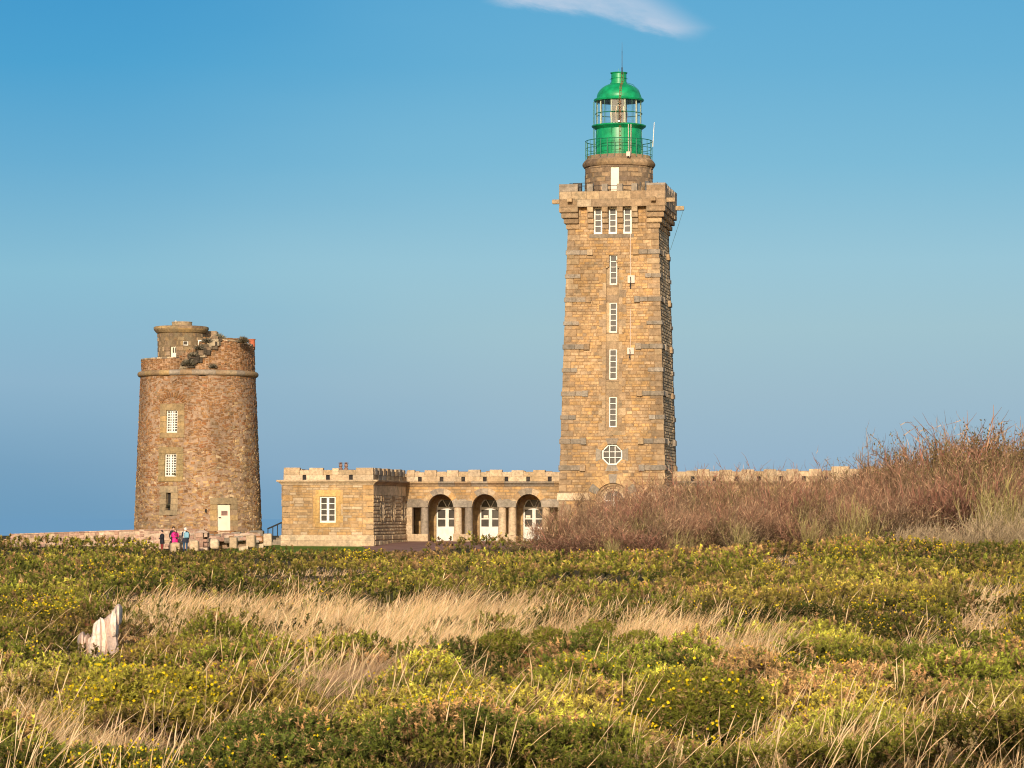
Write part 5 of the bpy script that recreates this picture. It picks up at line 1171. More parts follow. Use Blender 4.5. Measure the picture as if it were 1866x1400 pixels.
# individual rounded gorse bushes that stand out
def bush(px, py, wpx, hpx, label, seed, cols=('dark', 'mid'), fl=.0, dens=900, brn=.05):
    r = np.random.default_rng(seed); y = F * 1.72 / (py - YH); y0 = y
    x = wx(px, y); z = float(gz(x, y)) + .02; rx = wpx / F * y / 2; h = (z - 0) * 0 + hpx / F * y
    top = CZ + (YH - (py - hpx * 1.15)) / F * y; hh = max(.15, top - z); n = int(dens * (wpx * hpx / 3600.) * .9) + 350
    u = r.uniform(0, 2 * math.pi, n); ph = np.arccos(r.uniform(-.25, 1, n)); lump = 1 + .22 * np.sin(3 * u + seed) * np.sin(2 * ph + seed) + .14 * np.sin(7 * u + 2 * seed) + r.normal(0, .07, n)
    nx = np.sin(ph) * np.cos(u); ny = np.sin(ph) * np.sin(u); nz = np.cos(ph); X = x + nx * rx * lump; Y = y + ny * rx * .8 * lump; Z = z + hh * .42 + nz * hh * .5 * lump
    X = np.concatenate([X]); c = lerp(GC[cols[0]], GC[cols[1]], np.clip(.5 + .5 * nz + r.normal(0, .25, n), 0, 1)[:, None]); c = lerp(c, GC['lite'], (np.clip(nz, 0, 1) * r.uniform(0, .7, n))[:, None]); c = np.where((r.uniform(0, 1, n) < brn)[:, None], GC['brn'], c)  # lighter tops, darker bottoms by normal: lighting painted into the bush colour
    V, C, tip = shoots(X, Y, Z, np.stack([nx, ny, nz], 1), c, K=22)
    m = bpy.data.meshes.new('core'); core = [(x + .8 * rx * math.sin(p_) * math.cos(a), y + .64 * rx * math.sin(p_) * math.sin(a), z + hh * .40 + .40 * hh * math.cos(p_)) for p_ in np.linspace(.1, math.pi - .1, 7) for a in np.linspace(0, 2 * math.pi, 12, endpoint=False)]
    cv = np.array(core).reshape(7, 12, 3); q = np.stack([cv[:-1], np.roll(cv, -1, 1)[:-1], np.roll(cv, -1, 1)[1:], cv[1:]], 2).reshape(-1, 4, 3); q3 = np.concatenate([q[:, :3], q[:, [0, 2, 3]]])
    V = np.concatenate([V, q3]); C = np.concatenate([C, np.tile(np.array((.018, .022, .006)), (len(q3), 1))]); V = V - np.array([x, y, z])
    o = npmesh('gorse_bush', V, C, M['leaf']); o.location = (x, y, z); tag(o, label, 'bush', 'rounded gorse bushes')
    if fl > 0:
        T = tip[r.uniform(0, 1, n) < fl]; k = 4; cp = T[:, None] + r.normal(size=(len(T), k, 3)) * .03; s = .007 + .0003 * y0; a = unit(r.normal(size=cp.shape) + np.array([0, -.6, .4])); uu = unit(np.cross(a, r.normal(size=cp.shape))) * s; w = unit(np.cross(a, uu)) * s
        FV = np.stack([cp - uu, cp - w, cp + uu, cp + w], 2).reshape(-1, 4, 3) - np.array([x, y, z]); fo_ = npmesh('flowers', FV, np.array((.82, .58, .012)) * r.uniform(.7, 1.1, (len(FV), 1)), M['leaf'], parent=o); fo_['kind'] = 'stuff'
    return o
bush(997, 1186, 38, 26, 'small round dark gorse bush standing just left of its twin in the pale grass', 3, dens=1500)
bush(1090, 1176, 44, 28, 'small round dark gorse bush on the right, before the pale grass', 4, dens=1500)
bush(920, 1225, 75, 55, 'medium dark green gorse bush left of the two small round ones', 5, dens=900)
bush(1275, 1372, 190, 118, 'large dense gorse bush with a few yellow blooms, lower right of centre', 6, fl=.02, dens=800)
bush(250, 1370, 250, 115, 'wide green gorse bush dotted with yellow flowers, lower left', 7, fl=.07, dens=700, cols=('mid', 'lite'))
bush(820, 1440, 210, 85, 'gorse bush with bright yellow flowers cut by the bottom edge', 8, fl=.09, dens=700)
bush(1540, 1240, 170, 55, 'broad bright green gorse bush on the right slope', 9, dens=800, cols=('dark', 'lite'))
bush(330, 1235, 190, 50, 'spreading dark gorse bush below the pale rock', 10, dens=800, cols=('dark', 'olv'), brn=.25, fl=.01)
bush(1790, 1420, 180, 75, 'gorse bush thick with yellow flowers in the bottom right corner', 12, fl=.14, dens=700)
bush(1165, 1195, 60, 28, 'flat little gorse bush right of the two round ones', 14, dens=1200)

# pale dead branches
def deadshrub(px, py, hpx, label, seed, stems=6, spread=.9, wid=.010, col=(.52, .36, .20), lean=.1, sq=.8, kids=(4, 3)):
    y = F * 1.72 / (py - YH) if py > 1010 else 150; x = wx(px, y); z = float(gz(x, y)); h = hpx / F * y
    V, I, _ = branchy(seed, stems, 3, 1., spread, .18, lean=(lean, 0), wob=.32, wid=wid / h * (1 + y / 60), kids=kids, seg=7, up=.1, taper=.6)
    C = np.array(col) * I[:, :1] * np.random.default_rng(seed).uniform(.75, 1.2, (len(I), 1))
    o = npmesh('dead_shrub', V * (h, h, h * sq), C, M['twig']); o.location = (x, y, z); tag(o, label, 'shrub', 'bare dead shrubs'); return o
deadshrub(1810, 1165, 125, 'tall pale bare dead shrub at the right edge of the slope', 21, 9, .7)
deadshrub(1760, 1165, 90, 'bare dead shrub just left of the tall pale one by the right edge', 22, 7, .7)
deadshrub(1715, 1335, 95, 'tangle of pale curled dead branches low on the right', 23, 8, 1.1, .012)
deadshrub(1800, 1345, 80, 'pale forked dead branch right of the curled tangle', 24, 5, .9, .013)
deadshrub(1330, 1275, 60, 'thin bare shrub of straight twigs beside the brown patch', 25, 6, .8)
deadshrub(905, 1250, 50, 'arching pale dead twigs between the two middle gorse bushes', 26, 7, 1.4, .009, sq=.6)
deadshrub(310, 1245, 45, 'pinkish dead twigs sticking out of the dark gorse below the rock', 27, 7, 1.4, .008, (.40, .25, .17), sq=.6)
deadshrub(690, 1110, 36, 'small pale bare shrub at the edge of the dry grass band', 28, 7, .8, .008)
deadshrub(1575, 1050, 40, 'low dead twigs lying on the upper right slope', 29, 7, 1.5, .012, sq=.45)
deadshrub(1590, 1310, 60, 'greyish dead twigs left of the curled tangle', 30, 8, 1.2, .009, (.36, .24, .16), sq=.7)
deadshrub(1610, 1185, 56, 'single pale crooked dead stem standing on the green slope', 31, 1, .2, .013, (.62, .48, .32), kids=(1, 1))

# ------------------------------------------------------------------ tall leafless thicket on the right
def thicket_mesh(name, seed, cols, leafn=0, leafc=((.16, .12, .05),), leafsz=.035, zmax=9., **kw):
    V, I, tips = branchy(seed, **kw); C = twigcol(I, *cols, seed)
    if leafn:
        r = np.random.default_rng(seed + 5); src = np.concatenate([tips, V[:, 2]]); src = src[src[:, 2] < zmax]; p = src[r.integers(0, len(src), leafn)] + r.normal(0, .02, (leafn, 3)); a = unit(r.normal(size=(leafn, 3))) * leafsz; b = unit(np.cross(a, r.normal(size=(leafn, 3)))) * leafsz * .45
        LV = np.stack([p - a * .5, p + b, p + a, p - b], 1); LC = np.array(leafc)[r.integers(0, len(leafc), leafn)] * r.uniform(.5, 1.3, (leafn, 1)); V = np.concatenate([V, LV]); C = np.concatenate([C, LC])
    me = npmesh(name, V, C, M['twig']); m = me.data; bpy.data.objects.remove(me); return m
RED = ((.04, .028, .018), (.25, .13, .08), (.46, .28, .16)); OLI = ((.05, .04, .02), (.18, .125, .06), (.38, .30, .13)); PAL = ((.20, .14, .08), (.44, .32, .20), (.52, .40, .24)); YG = ((.16, .12, .04), (.34, .29, .10), (.42, .33, .16))
GRB = ((.045, .036, .026), (.23, .14, .085), (.44, .29, .17)); RDD = ((.05, .03, .02), (.28, .125, .085), (.42, .24, .15))
kw = dict(stems=46, levels=3, H=1.0, spread=.34, base=.22, lean=(.10, 0), wob=.20, wid=.0105, kids=(8, 4), up=.75, disp=.6)
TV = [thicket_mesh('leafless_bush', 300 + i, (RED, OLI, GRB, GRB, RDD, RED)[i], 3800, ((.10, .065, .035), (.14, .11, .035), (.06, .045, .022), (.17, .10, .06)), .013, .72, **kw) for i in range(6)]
kw2 = dict(stems=54, levels=3, H=1.0, spread=.30, base=.22, lean=(.22, 0), wob=.20, wid=.011, kids=(8, 5), up=.45, disp=.6)
TT = [thicket_mesh('windswept_tree', 320 + i, ((.05, .038, .022), (.18, .11, .065), (.26, .17, .09)), 9000 if i in (0, 2) else 6000, ((.15, .11, .035), (.09, .075, .025), (.20, .15, .05), (.16, .09, .045)), .019, **kw2) for i in range(4)]
TP = [thicket_mesh('dry_bush', 340 + i, PAL if i % 2 == 0 else YG, 300, ((.4, .3, .15),), .02, stems=46, levels=2, H=1., spread=.34, base=.28, lean=(.12, 0), wob=.16, wid=.008, kids=(7,), up=.5) for i in range(4)]
TOPC = ([930, 960, 1000, 1050, 1100, 1150, 1200, 1250, 1300, 1400, 1450, 1500, 1540, 1600, 1650, 1700, 1750, 1790, 1850, 1900, 2100], [985, 955, 924, 914, 894, 886, 878, 868, 864, 864, 863, 858, 844, 828, 815, 792, 784, 782, 790, 800, 800])
r7 = np.random.default_rng(77); cnt = 0
def plant(mesh, px, Y, top_py, label, cat, group, wide=1.0):
    x = wx(px, Y); z = float(gz(x, Y)) - .05; h = CZ + (YH - top_py) / F * Y - z
    o = bpy.data.objects.new(mesh.name.split('.')[0], mesh); COL.objects.link(o); o.location = (x, Y, z)
    s = max(.4, h / 1.12); o.scale = (s * wide * (1 if r7.uniform() < 1 else -1), s * wide, s); o.rotation_euler = (0, 0, r7.uniform(-.5, .5)); tag(o, label, cat, group); return o
GRP = 'leafless bushes of the thicket'
for (Y, step, dtop, lo) in ((186, 34, 0, 1040), (177, 30, 6, 1010), (168, 27, 22, 975), (160, 26, 45, 955), (153, 25, 66, 1100)):
    px = lo
    while px < 1960:
        tp_ = np.interp(px, *TOPC) + dtop + 10 * (1500 < px)  + r7.uniform(-7, 7) + 10 * math.sin(px * .043 + Y) + 8 * math.sin(px * .11 + Y * 2) + 3; base_py = YH + F * 1.7 / Y
        if tp_ < base_py - 12:
            plant(TV[int(3 + 2.6 * math.sin(px * .021 + Y * .35) + r7.uniform(-.9, .9)) % 6], px + r7.uniform(-8, 8), Y + r7.uniform(-3, 3), tp_, 'brown leafless bush in the dense thicket right of the lighthouse', 'bush', GRP, wide=r7.uniform(.9, 1.2) * max(1, 2.6 / max(.8, (base_py - tp_) / 32)))
        px += step * r7.uniform(.8, 1.2)
for i, (px, tp_, Y, w, lab) in enumerate([(1790, 784, 172, 1.0, 'tallest windswept dark bush at the right end of the thicket, seen against the sky'), (1690, 795, 176, .9, 'tall reddish windswept bush left of the tallest one in the thicket'), (1850, 796, 168, .9, 'tall bush cut by the right edge of the view above the thicket'),
                                          (1740, 790, 182, .9, 'tall twiggy bush rising between the two tallest bushes of the thicket'), (1630, 822, 178, .8, 'mid-height reddish bush where the thicket starts to rise'), (1570, 838, 180, .7, 'twiggy bush topping the wall at the right end of the low stone wing'), (1900, 790, 176, 1.0, 'partly seen tall bush beyond the right edge of the view'),
                                          (1715, 815, 164, .9, 'bushy brown shrub in front of the tall reddish windswept bush'), (1815, 815, 162, .9, 'olive-leaved shrub in front of the tallest bush of the thicket'), (1650, 850, 162, .8, 'low twiggy shrub in front of the rising end of the thicket'), (1765, 842, 158, .9, 'dense shrub low in the tall end of the thicket, behind the yellowish bushes')]):
    plant(TT[i % 4], px - 12, Y, tp_ + 6, lab, 'bush', 'tall windswept bushes', w)
for i in range(20):
    px = 1640 + i * 14 + r7.uniform(-6, 6); hi = r7.uniform(925, 965) if i < 11 else r7.uniform(890, 955)
    plant(TP[0 if i % 3 else 2], px, 144 + r7.uniform(-4, 4), hi + 12, 'pale dry bush at the foot of the thicket on the right', 'bush', 'pale dry bushes below the thicket', 1.2)
for i, (px, tp_) in enumerate(((1795, 880), (1850, 850), (1470, 935), (1530, 950), (1560, 905), (1240, 960), (1110, 975), (1835, 905), (1345, 950))):
    plant(TP[1 if i % 2 else 3], px, 147, tp_, 'yellowish bare bush standing before the dark thicket', 'bush', 'yellowish bushes before the thicket', .9)

# ------------------------------------------------------------------ low boundary wall, stones
def px_wall(px, py, Y): return (wx(px, Y), wz(py, Y))
WY = 207.6
wl = empty('boundary_wall', (wx(120, WY), WY, wz(992, WY)), 0, 'low pinkish rubble wall running left from the foot of the round tower', 'wall'); woff = (wx(120, WY), WY, wz(992, WY))
PINK = [(.48, .29, .21), (.54, .35, .25), (.42, .25, .18), (.60, .43, .31), (.36, .22, .16), (.56, .40, .26)]
mb = MB(); xa, xb = wx(8, WY), wx(372, WY); zt = lambda x: np.interp(x, [wx(18, WY), wx(120, WY), wx(240, WY), wx(372, WY)], [wz(975.5, WY), wz(972, WY), wz(968, WY), wz(966, WY)])
n = 40
for i in range(n):
    s0 = xa + (xb - xa) * i / n; s1 = xa + (xb - xa) * (i + 1) / n; top = float(zt((s0 + s1) / 2)) if i > 0 else wz(985, WY)
    masonry(mb, lambda s, z, o: (s, WY - o, z), wz(1004, WY), top, (s0, s1), ch=.24, bl=(.3, .6), pr=(-.01, .07), depth=.6, gap=.03, pal=PINK, mortar=(.50, .36, .26), jit=.04, bev=.03, chj=.3)
    mb.bbox(s0 + .005, s1 - .005, WY - .06, WY + .62, top + .004, top + .09, pick(PINK), b=.02)
mb.build('wall', M['rubble'], wl, woff)
PY_ = 204.5
mb = MB(); x0, x1 = wx(356, PY_), wx(378.5, PY_); masonry(mb, lambda s, z, o: (s, PY_ - o, z), wz(1006, PY_), wz(971, PY_), (x0, x1), ch=.3, bl=(.3, .7), pr=(.0, .05), depth=.8, pal=PINK, mortar=(.42, .28, .2), jit=.03, bev=.03)
masonry(mb, lambda s, z, o: (x1 + o, s, z), wz(1006, PY_), wz(971, PY_), (PY_, PY_ + .8), ch=.3, bl=(.3, .7), pr=(.0, .05), depth=.3, pal=PINK, mortar=(.42, .28, .2))
mb.hexa([(a, b, z) for z, e in ((wz(971, PY_), .06), (wz(966.5, PY_), -.25)) for a, b in ((x0 - e, PY_ + .8 + e), (x1 + e, PY_ + .8 + e), (x1 + e, PY_ - e), (x0 - e, PY_ - e))], pick(PINK))
o = mb.build('gate_pier', M['rubble'], None, (x0, PY_, wz(1004, PY_))); o.location = (x0, PY_, wz(1004, PY_)); tag(o, 'pinkish masonry pier with sloping cap at the end of the boundary wall', 'pier')
def boulder(name, px0, px1, pyt, pyb, Y, label, seed, flat=.0, cat='stone', group=None, pal=PALE + PINK[1:2], shape=3.2, mat='rubble'):
    r = np.random.default_rng(seed); x0, x1 = wx(px0, Y), wx(px1, Y); z0, z1 = wz(pyb, Y), wz(pyt, Y)
    bm_ = MB(); nu, nv = 20, 12; P = []; c = pick(pal, .08)
    for j in range(nv + 1):
        ph = -math.pi / 2 + math.pi * j / nv
        for i in range(nu):
            a = 2 * math.pi * i / nu; sp = lambda v: math.copysign(abs(v) ** (2 / shape), v); k = 1 + .05 * math.sin(3 * a + seed) * math.cos(2 * ph + seed) + r.normal(0, .015)
            P.append((sp(math.cos(ph)) * sp(math.cos(a)) * k * (x1 - x0) / 2, sp(math.cos(ph)) * sp(math.sin(a)) * k * (x1 - x0) / 2 * .8, (z1 - z0) * (.5 + .5 * sp(math.sin(ph)) * k)))
    bm_.v = P
    for j in range(nv):
        for i in range(nu): i2 = (i + 1) % nu; bm_.f.append((j * nu + i, j * nu + i2, (j + 1) * nu + i2, (j + 1) * nu + i)); bm_.c.append(c); bm_.m.append(0)
    o = bm_.build(name, M[mat]); smooth_by(o, 60); o.location = ((x0 + x1) / 2, Y, z0); o.rotation_euler = (0, 0, r.uniform(-.25, .25)); tag(o, label, cat, group); return o
SG = 'upright boundary stones before the old tower'
boulder('boundary_stone', 230, 247, 996, 1008, 203, 'leftmost low pale boundary stone, half sunk in gorse', 1, group=SG)
boulder('boundary_stone', 271, 289.5, 993.5, 1006, 203, 'low pale rounded stone in front of the person in black', 2, group=SG)
boulder('boundary_stone', 310, 328.5, 989, 1007, 201.5, 'squarish pale stone in front of the person in pink', 3, group=SG, shape=5)
boulder('boundary_stone', 345.5, 362.5, 985, 1007, 202.5, 'squarish pale stone right of the person with the backpack', 4, group=SG, shape=6)
boulder('boundary_stone', 382, 400, 981.5, 1001, 202.5, 'rounded pinkish stone between the pier and the white tower door', 5, group=SG, shape=3)
boulder('boundary_stone', 418, 432.6, 979, 1000, 203, 'pale upright stone post below the white tower door', 6, group=SG, shape=7)
boulder('boundary_stone', 448.5, 466, 975, 998, 204, 'tall squared stone post under the right edge of the round tower', 7, group=SG, shape=7)
boulder('boundary_stone', 480, 496, 972.5, 995.5, 206, 'stone post in the gap between round tower and annex', 8, group=SG, shape=6)
# stony foot and step under the tower door
mb = MB()
for i in range(46):
    px = 380 + 92 * random.random(); py = 972 + 16 * random.random(); Y = 207.6 - (py - 972) * .06; s = random.uniform(.2, .45); x = wx(px, Y); z = wz(py, Y)
    mb.bbox(x - s, x + s, Y - .2, Y + 1.2, z - s * .6, z + s * .5, pick(RUB[:6] + GREY + PINK), b=.06)
mb.bbox(wx(372, 207.5), wx(474, 207.5), 207.6, 209, wz(1000, 207.5), wz(972, 207.5), (.3, .2, .13))
o = mb.build('rubble_footing', M['rubble'], OT, (OX, OY, OZ))
# kerb line of the lawn
mb = MB()
for a, b, ya, yb, Y in ((435, 452, 999, 996.5, 203.5), (466, 480, 994.5, 992.5, 205), (452, 466, 996.8, 995, 204.2)):
    mb.hexa([(wx(p, Y + t), Y + t, wz(q, Y) + e) for t in (.3, 0) for (p, q, e) in ((a, ya, -.2), (b, yb, -.2), (b, yb, .07), (a, ya, .07))], pick(PALE))
o = mb.build('kerb', M['dressed']); tag(o, 'low pale stone kerb between the boundary stones', kind='structure')

# weathered pale rock in the heath
def rock():
    Y = 36.5; r = np.random.default_rng(5); parts = [((141, 154), (1153, 1170)), ((152, 163), (1156, 1174)), ((160, 182), (1158, 1180)), ((166, 186), (1142, 1172)), ((172, 194), (1127, 1170)), ((182, 206), (1125, 1168)), ((193, 212), (1130, 1166)), ((198, 213), (1116, 1158)), ((205, 217), (1109, 1150)), ((210, 222), (1101, 1130)), ((186, 214), (1146, 1176))]
    mb = MB(); x0 = wx(182, Y); z0 = wz(1180, Y); sh = float(gz(x0, Y)) - z0
    for (a, b), (t, u) in parts:
        xa, xb, zt, zb = wx(a, Y) - x0, wx(b, Y) - x0, wz(t, Y) - z0, wz(u + (34 if u > 1165 else 10), Y) - z0; nu, nv = 14, 10; base = len(mb.v); c = pick([(.80, .61, .50), (.74, .54, .43), (.82, .66, .54)], .05); ph0 = r.uniform(0, 6); y0 = r.uniform(-.06, .06)
        for j in range(nv + 1):
            ph = -math.pi / 2 + math.pi * j / nv
            for i in range(nu):
                an = 2 * math.pi * i / nu; k = 1 + .20 * math.sin(5 * an + ph0) + .1 * math.sin(5 * ph + an * 2 + ph0) + r.normal(0, .05); sp = lambda v: math.copysign(abs(v) ** .62, v)
                mb.v.append(((xa + xb) / 2 + sp(math.cos(ph)) * math.cos(an) * k * (xb - xa) * .56, y0 + sp(math.cos(ph)) * math.sin(an) * k * .15 + .05 * math.sin(zt * 9), (zt + zb) / 2 + math.sin(ph) * (zt - zb) / 2 * (1 + r.normal(0, .012)) + (.03 * math.cos(an) * (zt - zb))))
        for j in range(nv):
            for i in range(nu): i2 = (i + 1) % nu; mb.f.append((base + j * nu + i, base + j * nu + i2, base + (j + 1) * nu + i2, base + (j + 1) * nu + i)); mb.c.append(vary(c, .06)); mb.m.append(0)
    o = mb.build('rock', M['paler']); o.location = (x0, Y, z0); tag(o, 'jagged pale pinkish rock sticking out of the grass at lower left', 'rock'); smooth_by(o, 35)
M['paler'] = stone_mat('pale_weathered_rock', streak=.25, scale=4.0, bump=.8)
rock()

# ------------------------------------------------------------------ people
SKIN = plain('skin', (.55, .33, .24), .6, noise=.04)
def person(px, py_top, Y, label, face, upper, lower, hair, pose, seed, hair_long=False, bulk=1.0, height=1.7, zfoot=None, skirt=0, armfold=True):
    x = wx(px, Y); zt = wz(py_top, Y); z = zt - height; k = height / 1.75
    J = {}; V = []; Ed = []; Rr = []
    def add(p, r, par=None):
        V.append((p[0] * k, p[1] * k, p[2] * k)); Rr.append(r * k); 
        if par is not None: Ed.append((par, len(V) - 1))
        return len(V) - 1
    b = bulk
    pel = add((0, 0, .95), .135 * b); wa = add((0, 0, 1.12), .125 * b, pel); ch = add((0, -.01, 1.32), .15 * b, wa); sh = add((0, 0, 1.44), .10 * b, ch); nk = add((0, -.01, 1.52), .055, sh); hd = add((0, -.03, 1.60), .085, nk); ht = add((0, -.02, 1.68), .088, hd); add((0, -.115, 1.61), .02, hd)
    for s in (-1, 1):
        hp = add((s * .09, 0, .90), .105 * b, pel); kn = add((s * (.10 + pose.get('st', 0)), pose.get('kn', -.02), .49), .065, hp); an = add((s * (.11 + pose.get('st', 0)), .0, .09), .045, kn); add((s * (.12 + pose.get('st', 0)), -.15, .04), .035, an)
        a = add((s * .19 * b, 0, 1.41), .06, sh)
        el = pose['el'][0 if s < 0 else 1]; ha = pose['ha'][0 if s < 0 else 1]
        e = add((s * el[0], el[1], el[2]), .048, a); w = add((s * ha[0], ha[1], ha[2]), .032, e)
        d = np.array((s * (ha[0] - el[0]), ha[1] - el[1], ha[2] - el[2])); d /= np.linalg.norm(d); side = np.array((d[1], -d[0], 0.)); side /= (np.linalg.norm(side) + 1e-6); P = np.array((s * ha[0], ha[1], ha[2]))
        pm = add(tuple(P + d * .06), .030, w)
        for q, L_ in ((-.030, .075), (-.010, .088), (.010, .083), (.030, .066)):
            f1 = add(tuple(P + d * (.10) + side * q), .009, pm); f2 = add(tuple(P + d * (.10 + L_ * .5) + side * q + np.array((0, -.008, -.004))), .008, f1); add(tuple(P + d * (.10 + L_ * .9) + side * q + np.array((0, -.024, -.01))), .007, f2)
        t1 = add(tuple(P + d * .05 + side * -.045 * s), .010, pm); add(tuple(P + d * .09 + side * -.055 * s), .008, t1)
    me = bpy.data.meshes.new('person'); me.from_pydata(V, Ed, []); o = bpy.data.objects.new('person', me); COL.objects.link(o)
    md = o.modifiers.new('s', 'SKIN'); md.use_smooth_shade = True
    for i, sv in enumerate(me.skin_vertices[0].data): sv.radius = (Rr[i], Rr[i] * (.8 if i in (pel, wa, ch, sh) else 1)); sv.use_root = (i == 0)
    o.modifiers.new('b', 'SUBSURF').levels = 1
    bpy.context.view_layer.update(); dg = bpy.context.evaluated_depsgraph_get(); nm = bpy.data.meshes.new_from_object(o.evaluated_get(dg)); o.modifiers.clear(); o.data = nm; nm.name = 'person'
    nm.materials.clear()
    for m in (SKIN, upper, lower, M['iron']): nm.materials.append(m)
    for p in nm.polygons:
        c = p.center / k; nearhand = any(math.dist((c.x, c.y, c.z), (s * pose['ha'][0 if s < 0 else 1][0], pose['ha'][0 if s < 0 else 1][1], pose['ha'][0 if s < 0 else 1][2])) < .16 and math.dist((c.x, c.y, c.z), (s * pose['el'][0 if s < 0 else 1][0], pose['el'][0 if s < 0 else 1][1], pose['el'][0 if s < 0 else 1][2])) > math.dist((pose['el'][0 if s < 0 else 1]), pose['ha'][0 if s < 0 else 1]) - .0 for s in (-1, 1))
        p.material_index = 3 if c.z < .09 else (0 if (c.z > 1.50 or nearhand) else (2 if c.z < .93 else 1)); p.use_smooth = True
    o.location = (x, Y, z); o.rotation_euler = (0, 0, face); tag(o, label, 'person')
    hm = MB(); pr = []
    for j in range(9):
        t = j / 8 * math.pi * (.62); 
        for i in range(16):
            a = 2 * math.pi * i / 16; back = .5 + .5 * math.sin(a); rr = .108 + .008 * math.sin(5 * a + j); tt = t * (.55 + .45 * back) if not hair_long else t * (.55 + .65 * back)
            zdrop = -.10 * back * (j / 8) ** 2 * (2.2 if hair_long else .3)
            hm.v.append((rr * math.sin(tt) * math.cos(a) * k, (-.015 + rr * math.sin(tt) * math.sin(a) * 1.08) * k, (1.645 + rr * math.cos(tt) + zdrop) * k))
    for j in range(8):
        for i in range(16): i2 = (i + 1) % 16; hm.f.append((j * 16 + i, j * 16 + i2, (j + 1) * 16 + i2, (j + 1) * 16 + i)); hm.c.append((.1, .1, .1)); hm.m.append(0)
    hm.build('hair', hair, o, smooth=True)
    em = MB()
    for s in (-1, 1): em.lathe([(.001, 1.638 * k - .009), (.011, 1.638 * k), (.001, 1.638 * k + .009)], 8, s * .034 * k, -.105 * k)
    em.build('eyes', M['iron'], o)
    # open coat / jacket over the body
    jm = MB(); jl = .72 if not skirt else skirt
    prof = [(jl, .20), (.85, .195), (1.0, .175), (1.12, .165), (1.28, .185), (1.40, .185), (1.47, .12), (1.50, .08)]
    rows = []
    for (zz, rr) in prof:
        for i in range(24):
            a = 2 * math.pi * i / 24; rr2 = rr * b * (1 + .03 * math.sin(5 * a + zz * 9)); jm.v.append((rr2 * math.cos(a) * k * 1.08, rr2 * .72 * math.sin(a) * k, zz * k))
    for j in range(len(prof) - 1):
        for i in range(24): i2 = (i + 1) % 24; jm.f.append((j * 24 + i, j * 24 + i2, (j + 1) * 24 + i2, (j + 1) * 24 + i)); jm.c.append((.1, .1, .1)); jm.m.append(0)
    jm.build('jacket', upper, o, smooth=True)
    return o, k
BLK = plain('black_cloth', (.012, .012, .017), .8); RED_ = plain('dark_red_cloth', (.22, .025, .02), .8); PNK = plain('magenta_jacket', (.72, .01, .20), .6); DEN = plain('blue_denim', (.035, .09, .17), .85, noise=.3, nscale=8); NAV = plain('dark_navy_cloth', (.02, .025, .045), .8)
DKH = plain('dark_hair', (.03, .018, .012), .6); BLD = plain('light_brown_hair', (.34, .18, .08), .6); WHT = plain('white_hair', (.75, .68, .60), .7); LBL = plain('light_blue_cloth', (.22, .42, .52), .8); WSH = plain('white_cloth', (.72, .68, .62), .8); GRYC = plain('grey_cloth', (.20, .14, .13), .8)
REST = dict(el=((.26, .02, 1.15), (.26, .02, 1.15)), ha=((.24, -.10, .92), (.24, -.10, .92)))
HOLD = dict(el=((.25, -.02, 1.17), (.25, -.02, 1.17)), ha=((.07, -.24, 1.15), (.08, -.25, 1.12)))
person(295.5, 966.5, 205, 'person in a black hooded coat and dark red trousers, leftmost of the group', R(-75), BLK, RED_, BLK, HOLD, 1, bulk=1.25, height=1.58, skirt=.75)
o, k = person(316, 959.5, 205.6, 'dark-haired person standing behind the one in the pink jacket', R(20), BLK, BLK, DKH, REST, 2, height=1.78)
o, k = person(319, 963.5, 203.6, 'person in a bright pink jacket with long light brown hair, holding a camera', R(28), PNK, GRYC, BLD, HOLD, 3, hair_long=True, bulk=1.1, height=1.62)
cm = MB(); cm.bbox(-.07, .07, -.34, -.27, 1.06, 1.16, b=.01); cm.tube([(0, -.34, 1.11), (0, -.42, 1.11)], .035, 10); cm.tube([(-.07, -.28, 1.14), (-.12, -.12, 1.36), (-.06, .06, 1.44), (.06, .06, 1.44), (.12, -.12, 1.36), (.07, -.28, 1.14)], .012, 5)
co = cm.build('camera', M['iron']); co.location = o.location; co.rotation_euler = o.rotation_euler; co.scale = (.93,) * 3; tag(co, 'small black camera held by the person in the pink jacket', 'camera')
sc = MB(); sc.tube([(-.06, -.14, 1.15), (-.05, -.13, 1.38), (-.07, .03, 1.46), (.07, .03, 1.46), (.05, -.13, 1.38), (.06, -.15, 1.12)], .03, 6); sc.build('scarf', BLK, o)
o, k = person(338, 961.5, 203.2, 'white-haired person in a dark jacket and blue jeans wearing a light blue backpack', R(200), NAV, DEN, WHT, REST, 4, height=1.66, bulk=1.1)
bp = MB(); bp.bbox(-.15, .15, .15, .33, 1.0, 1.42, b=.05); bp.bbox(-.11, .11, .33, .38, 1.05, 1.22, b=.03)
bo = bp.build('backpack', LBL); bo.location = o.location; bo.rotation_euler = o.rotation_euler; bo.scale = (.95,) * 3; tag(bo, 'light blue backpack on the back of the white-haired person', 'backpack')
st = MB()
for s in (-1, 1): st.tube([(s * .11, .17, 1.38), (s * .11, .02, 1.47), (s * .12, -.13, 1.36), (s * .14, -.13, 1.15), (s * .12, .12, 1.03)], .02, 5)
st.build('strap', NAV, bo)
sh_ = MB(); sh_.hexa([(a, b, z) for b in (.10, .152) for a, z in ((.04, .98), (.17, .98), (.16, 1.4), (.04, 1.42))]); sh_.build('shirt', WSH, o)

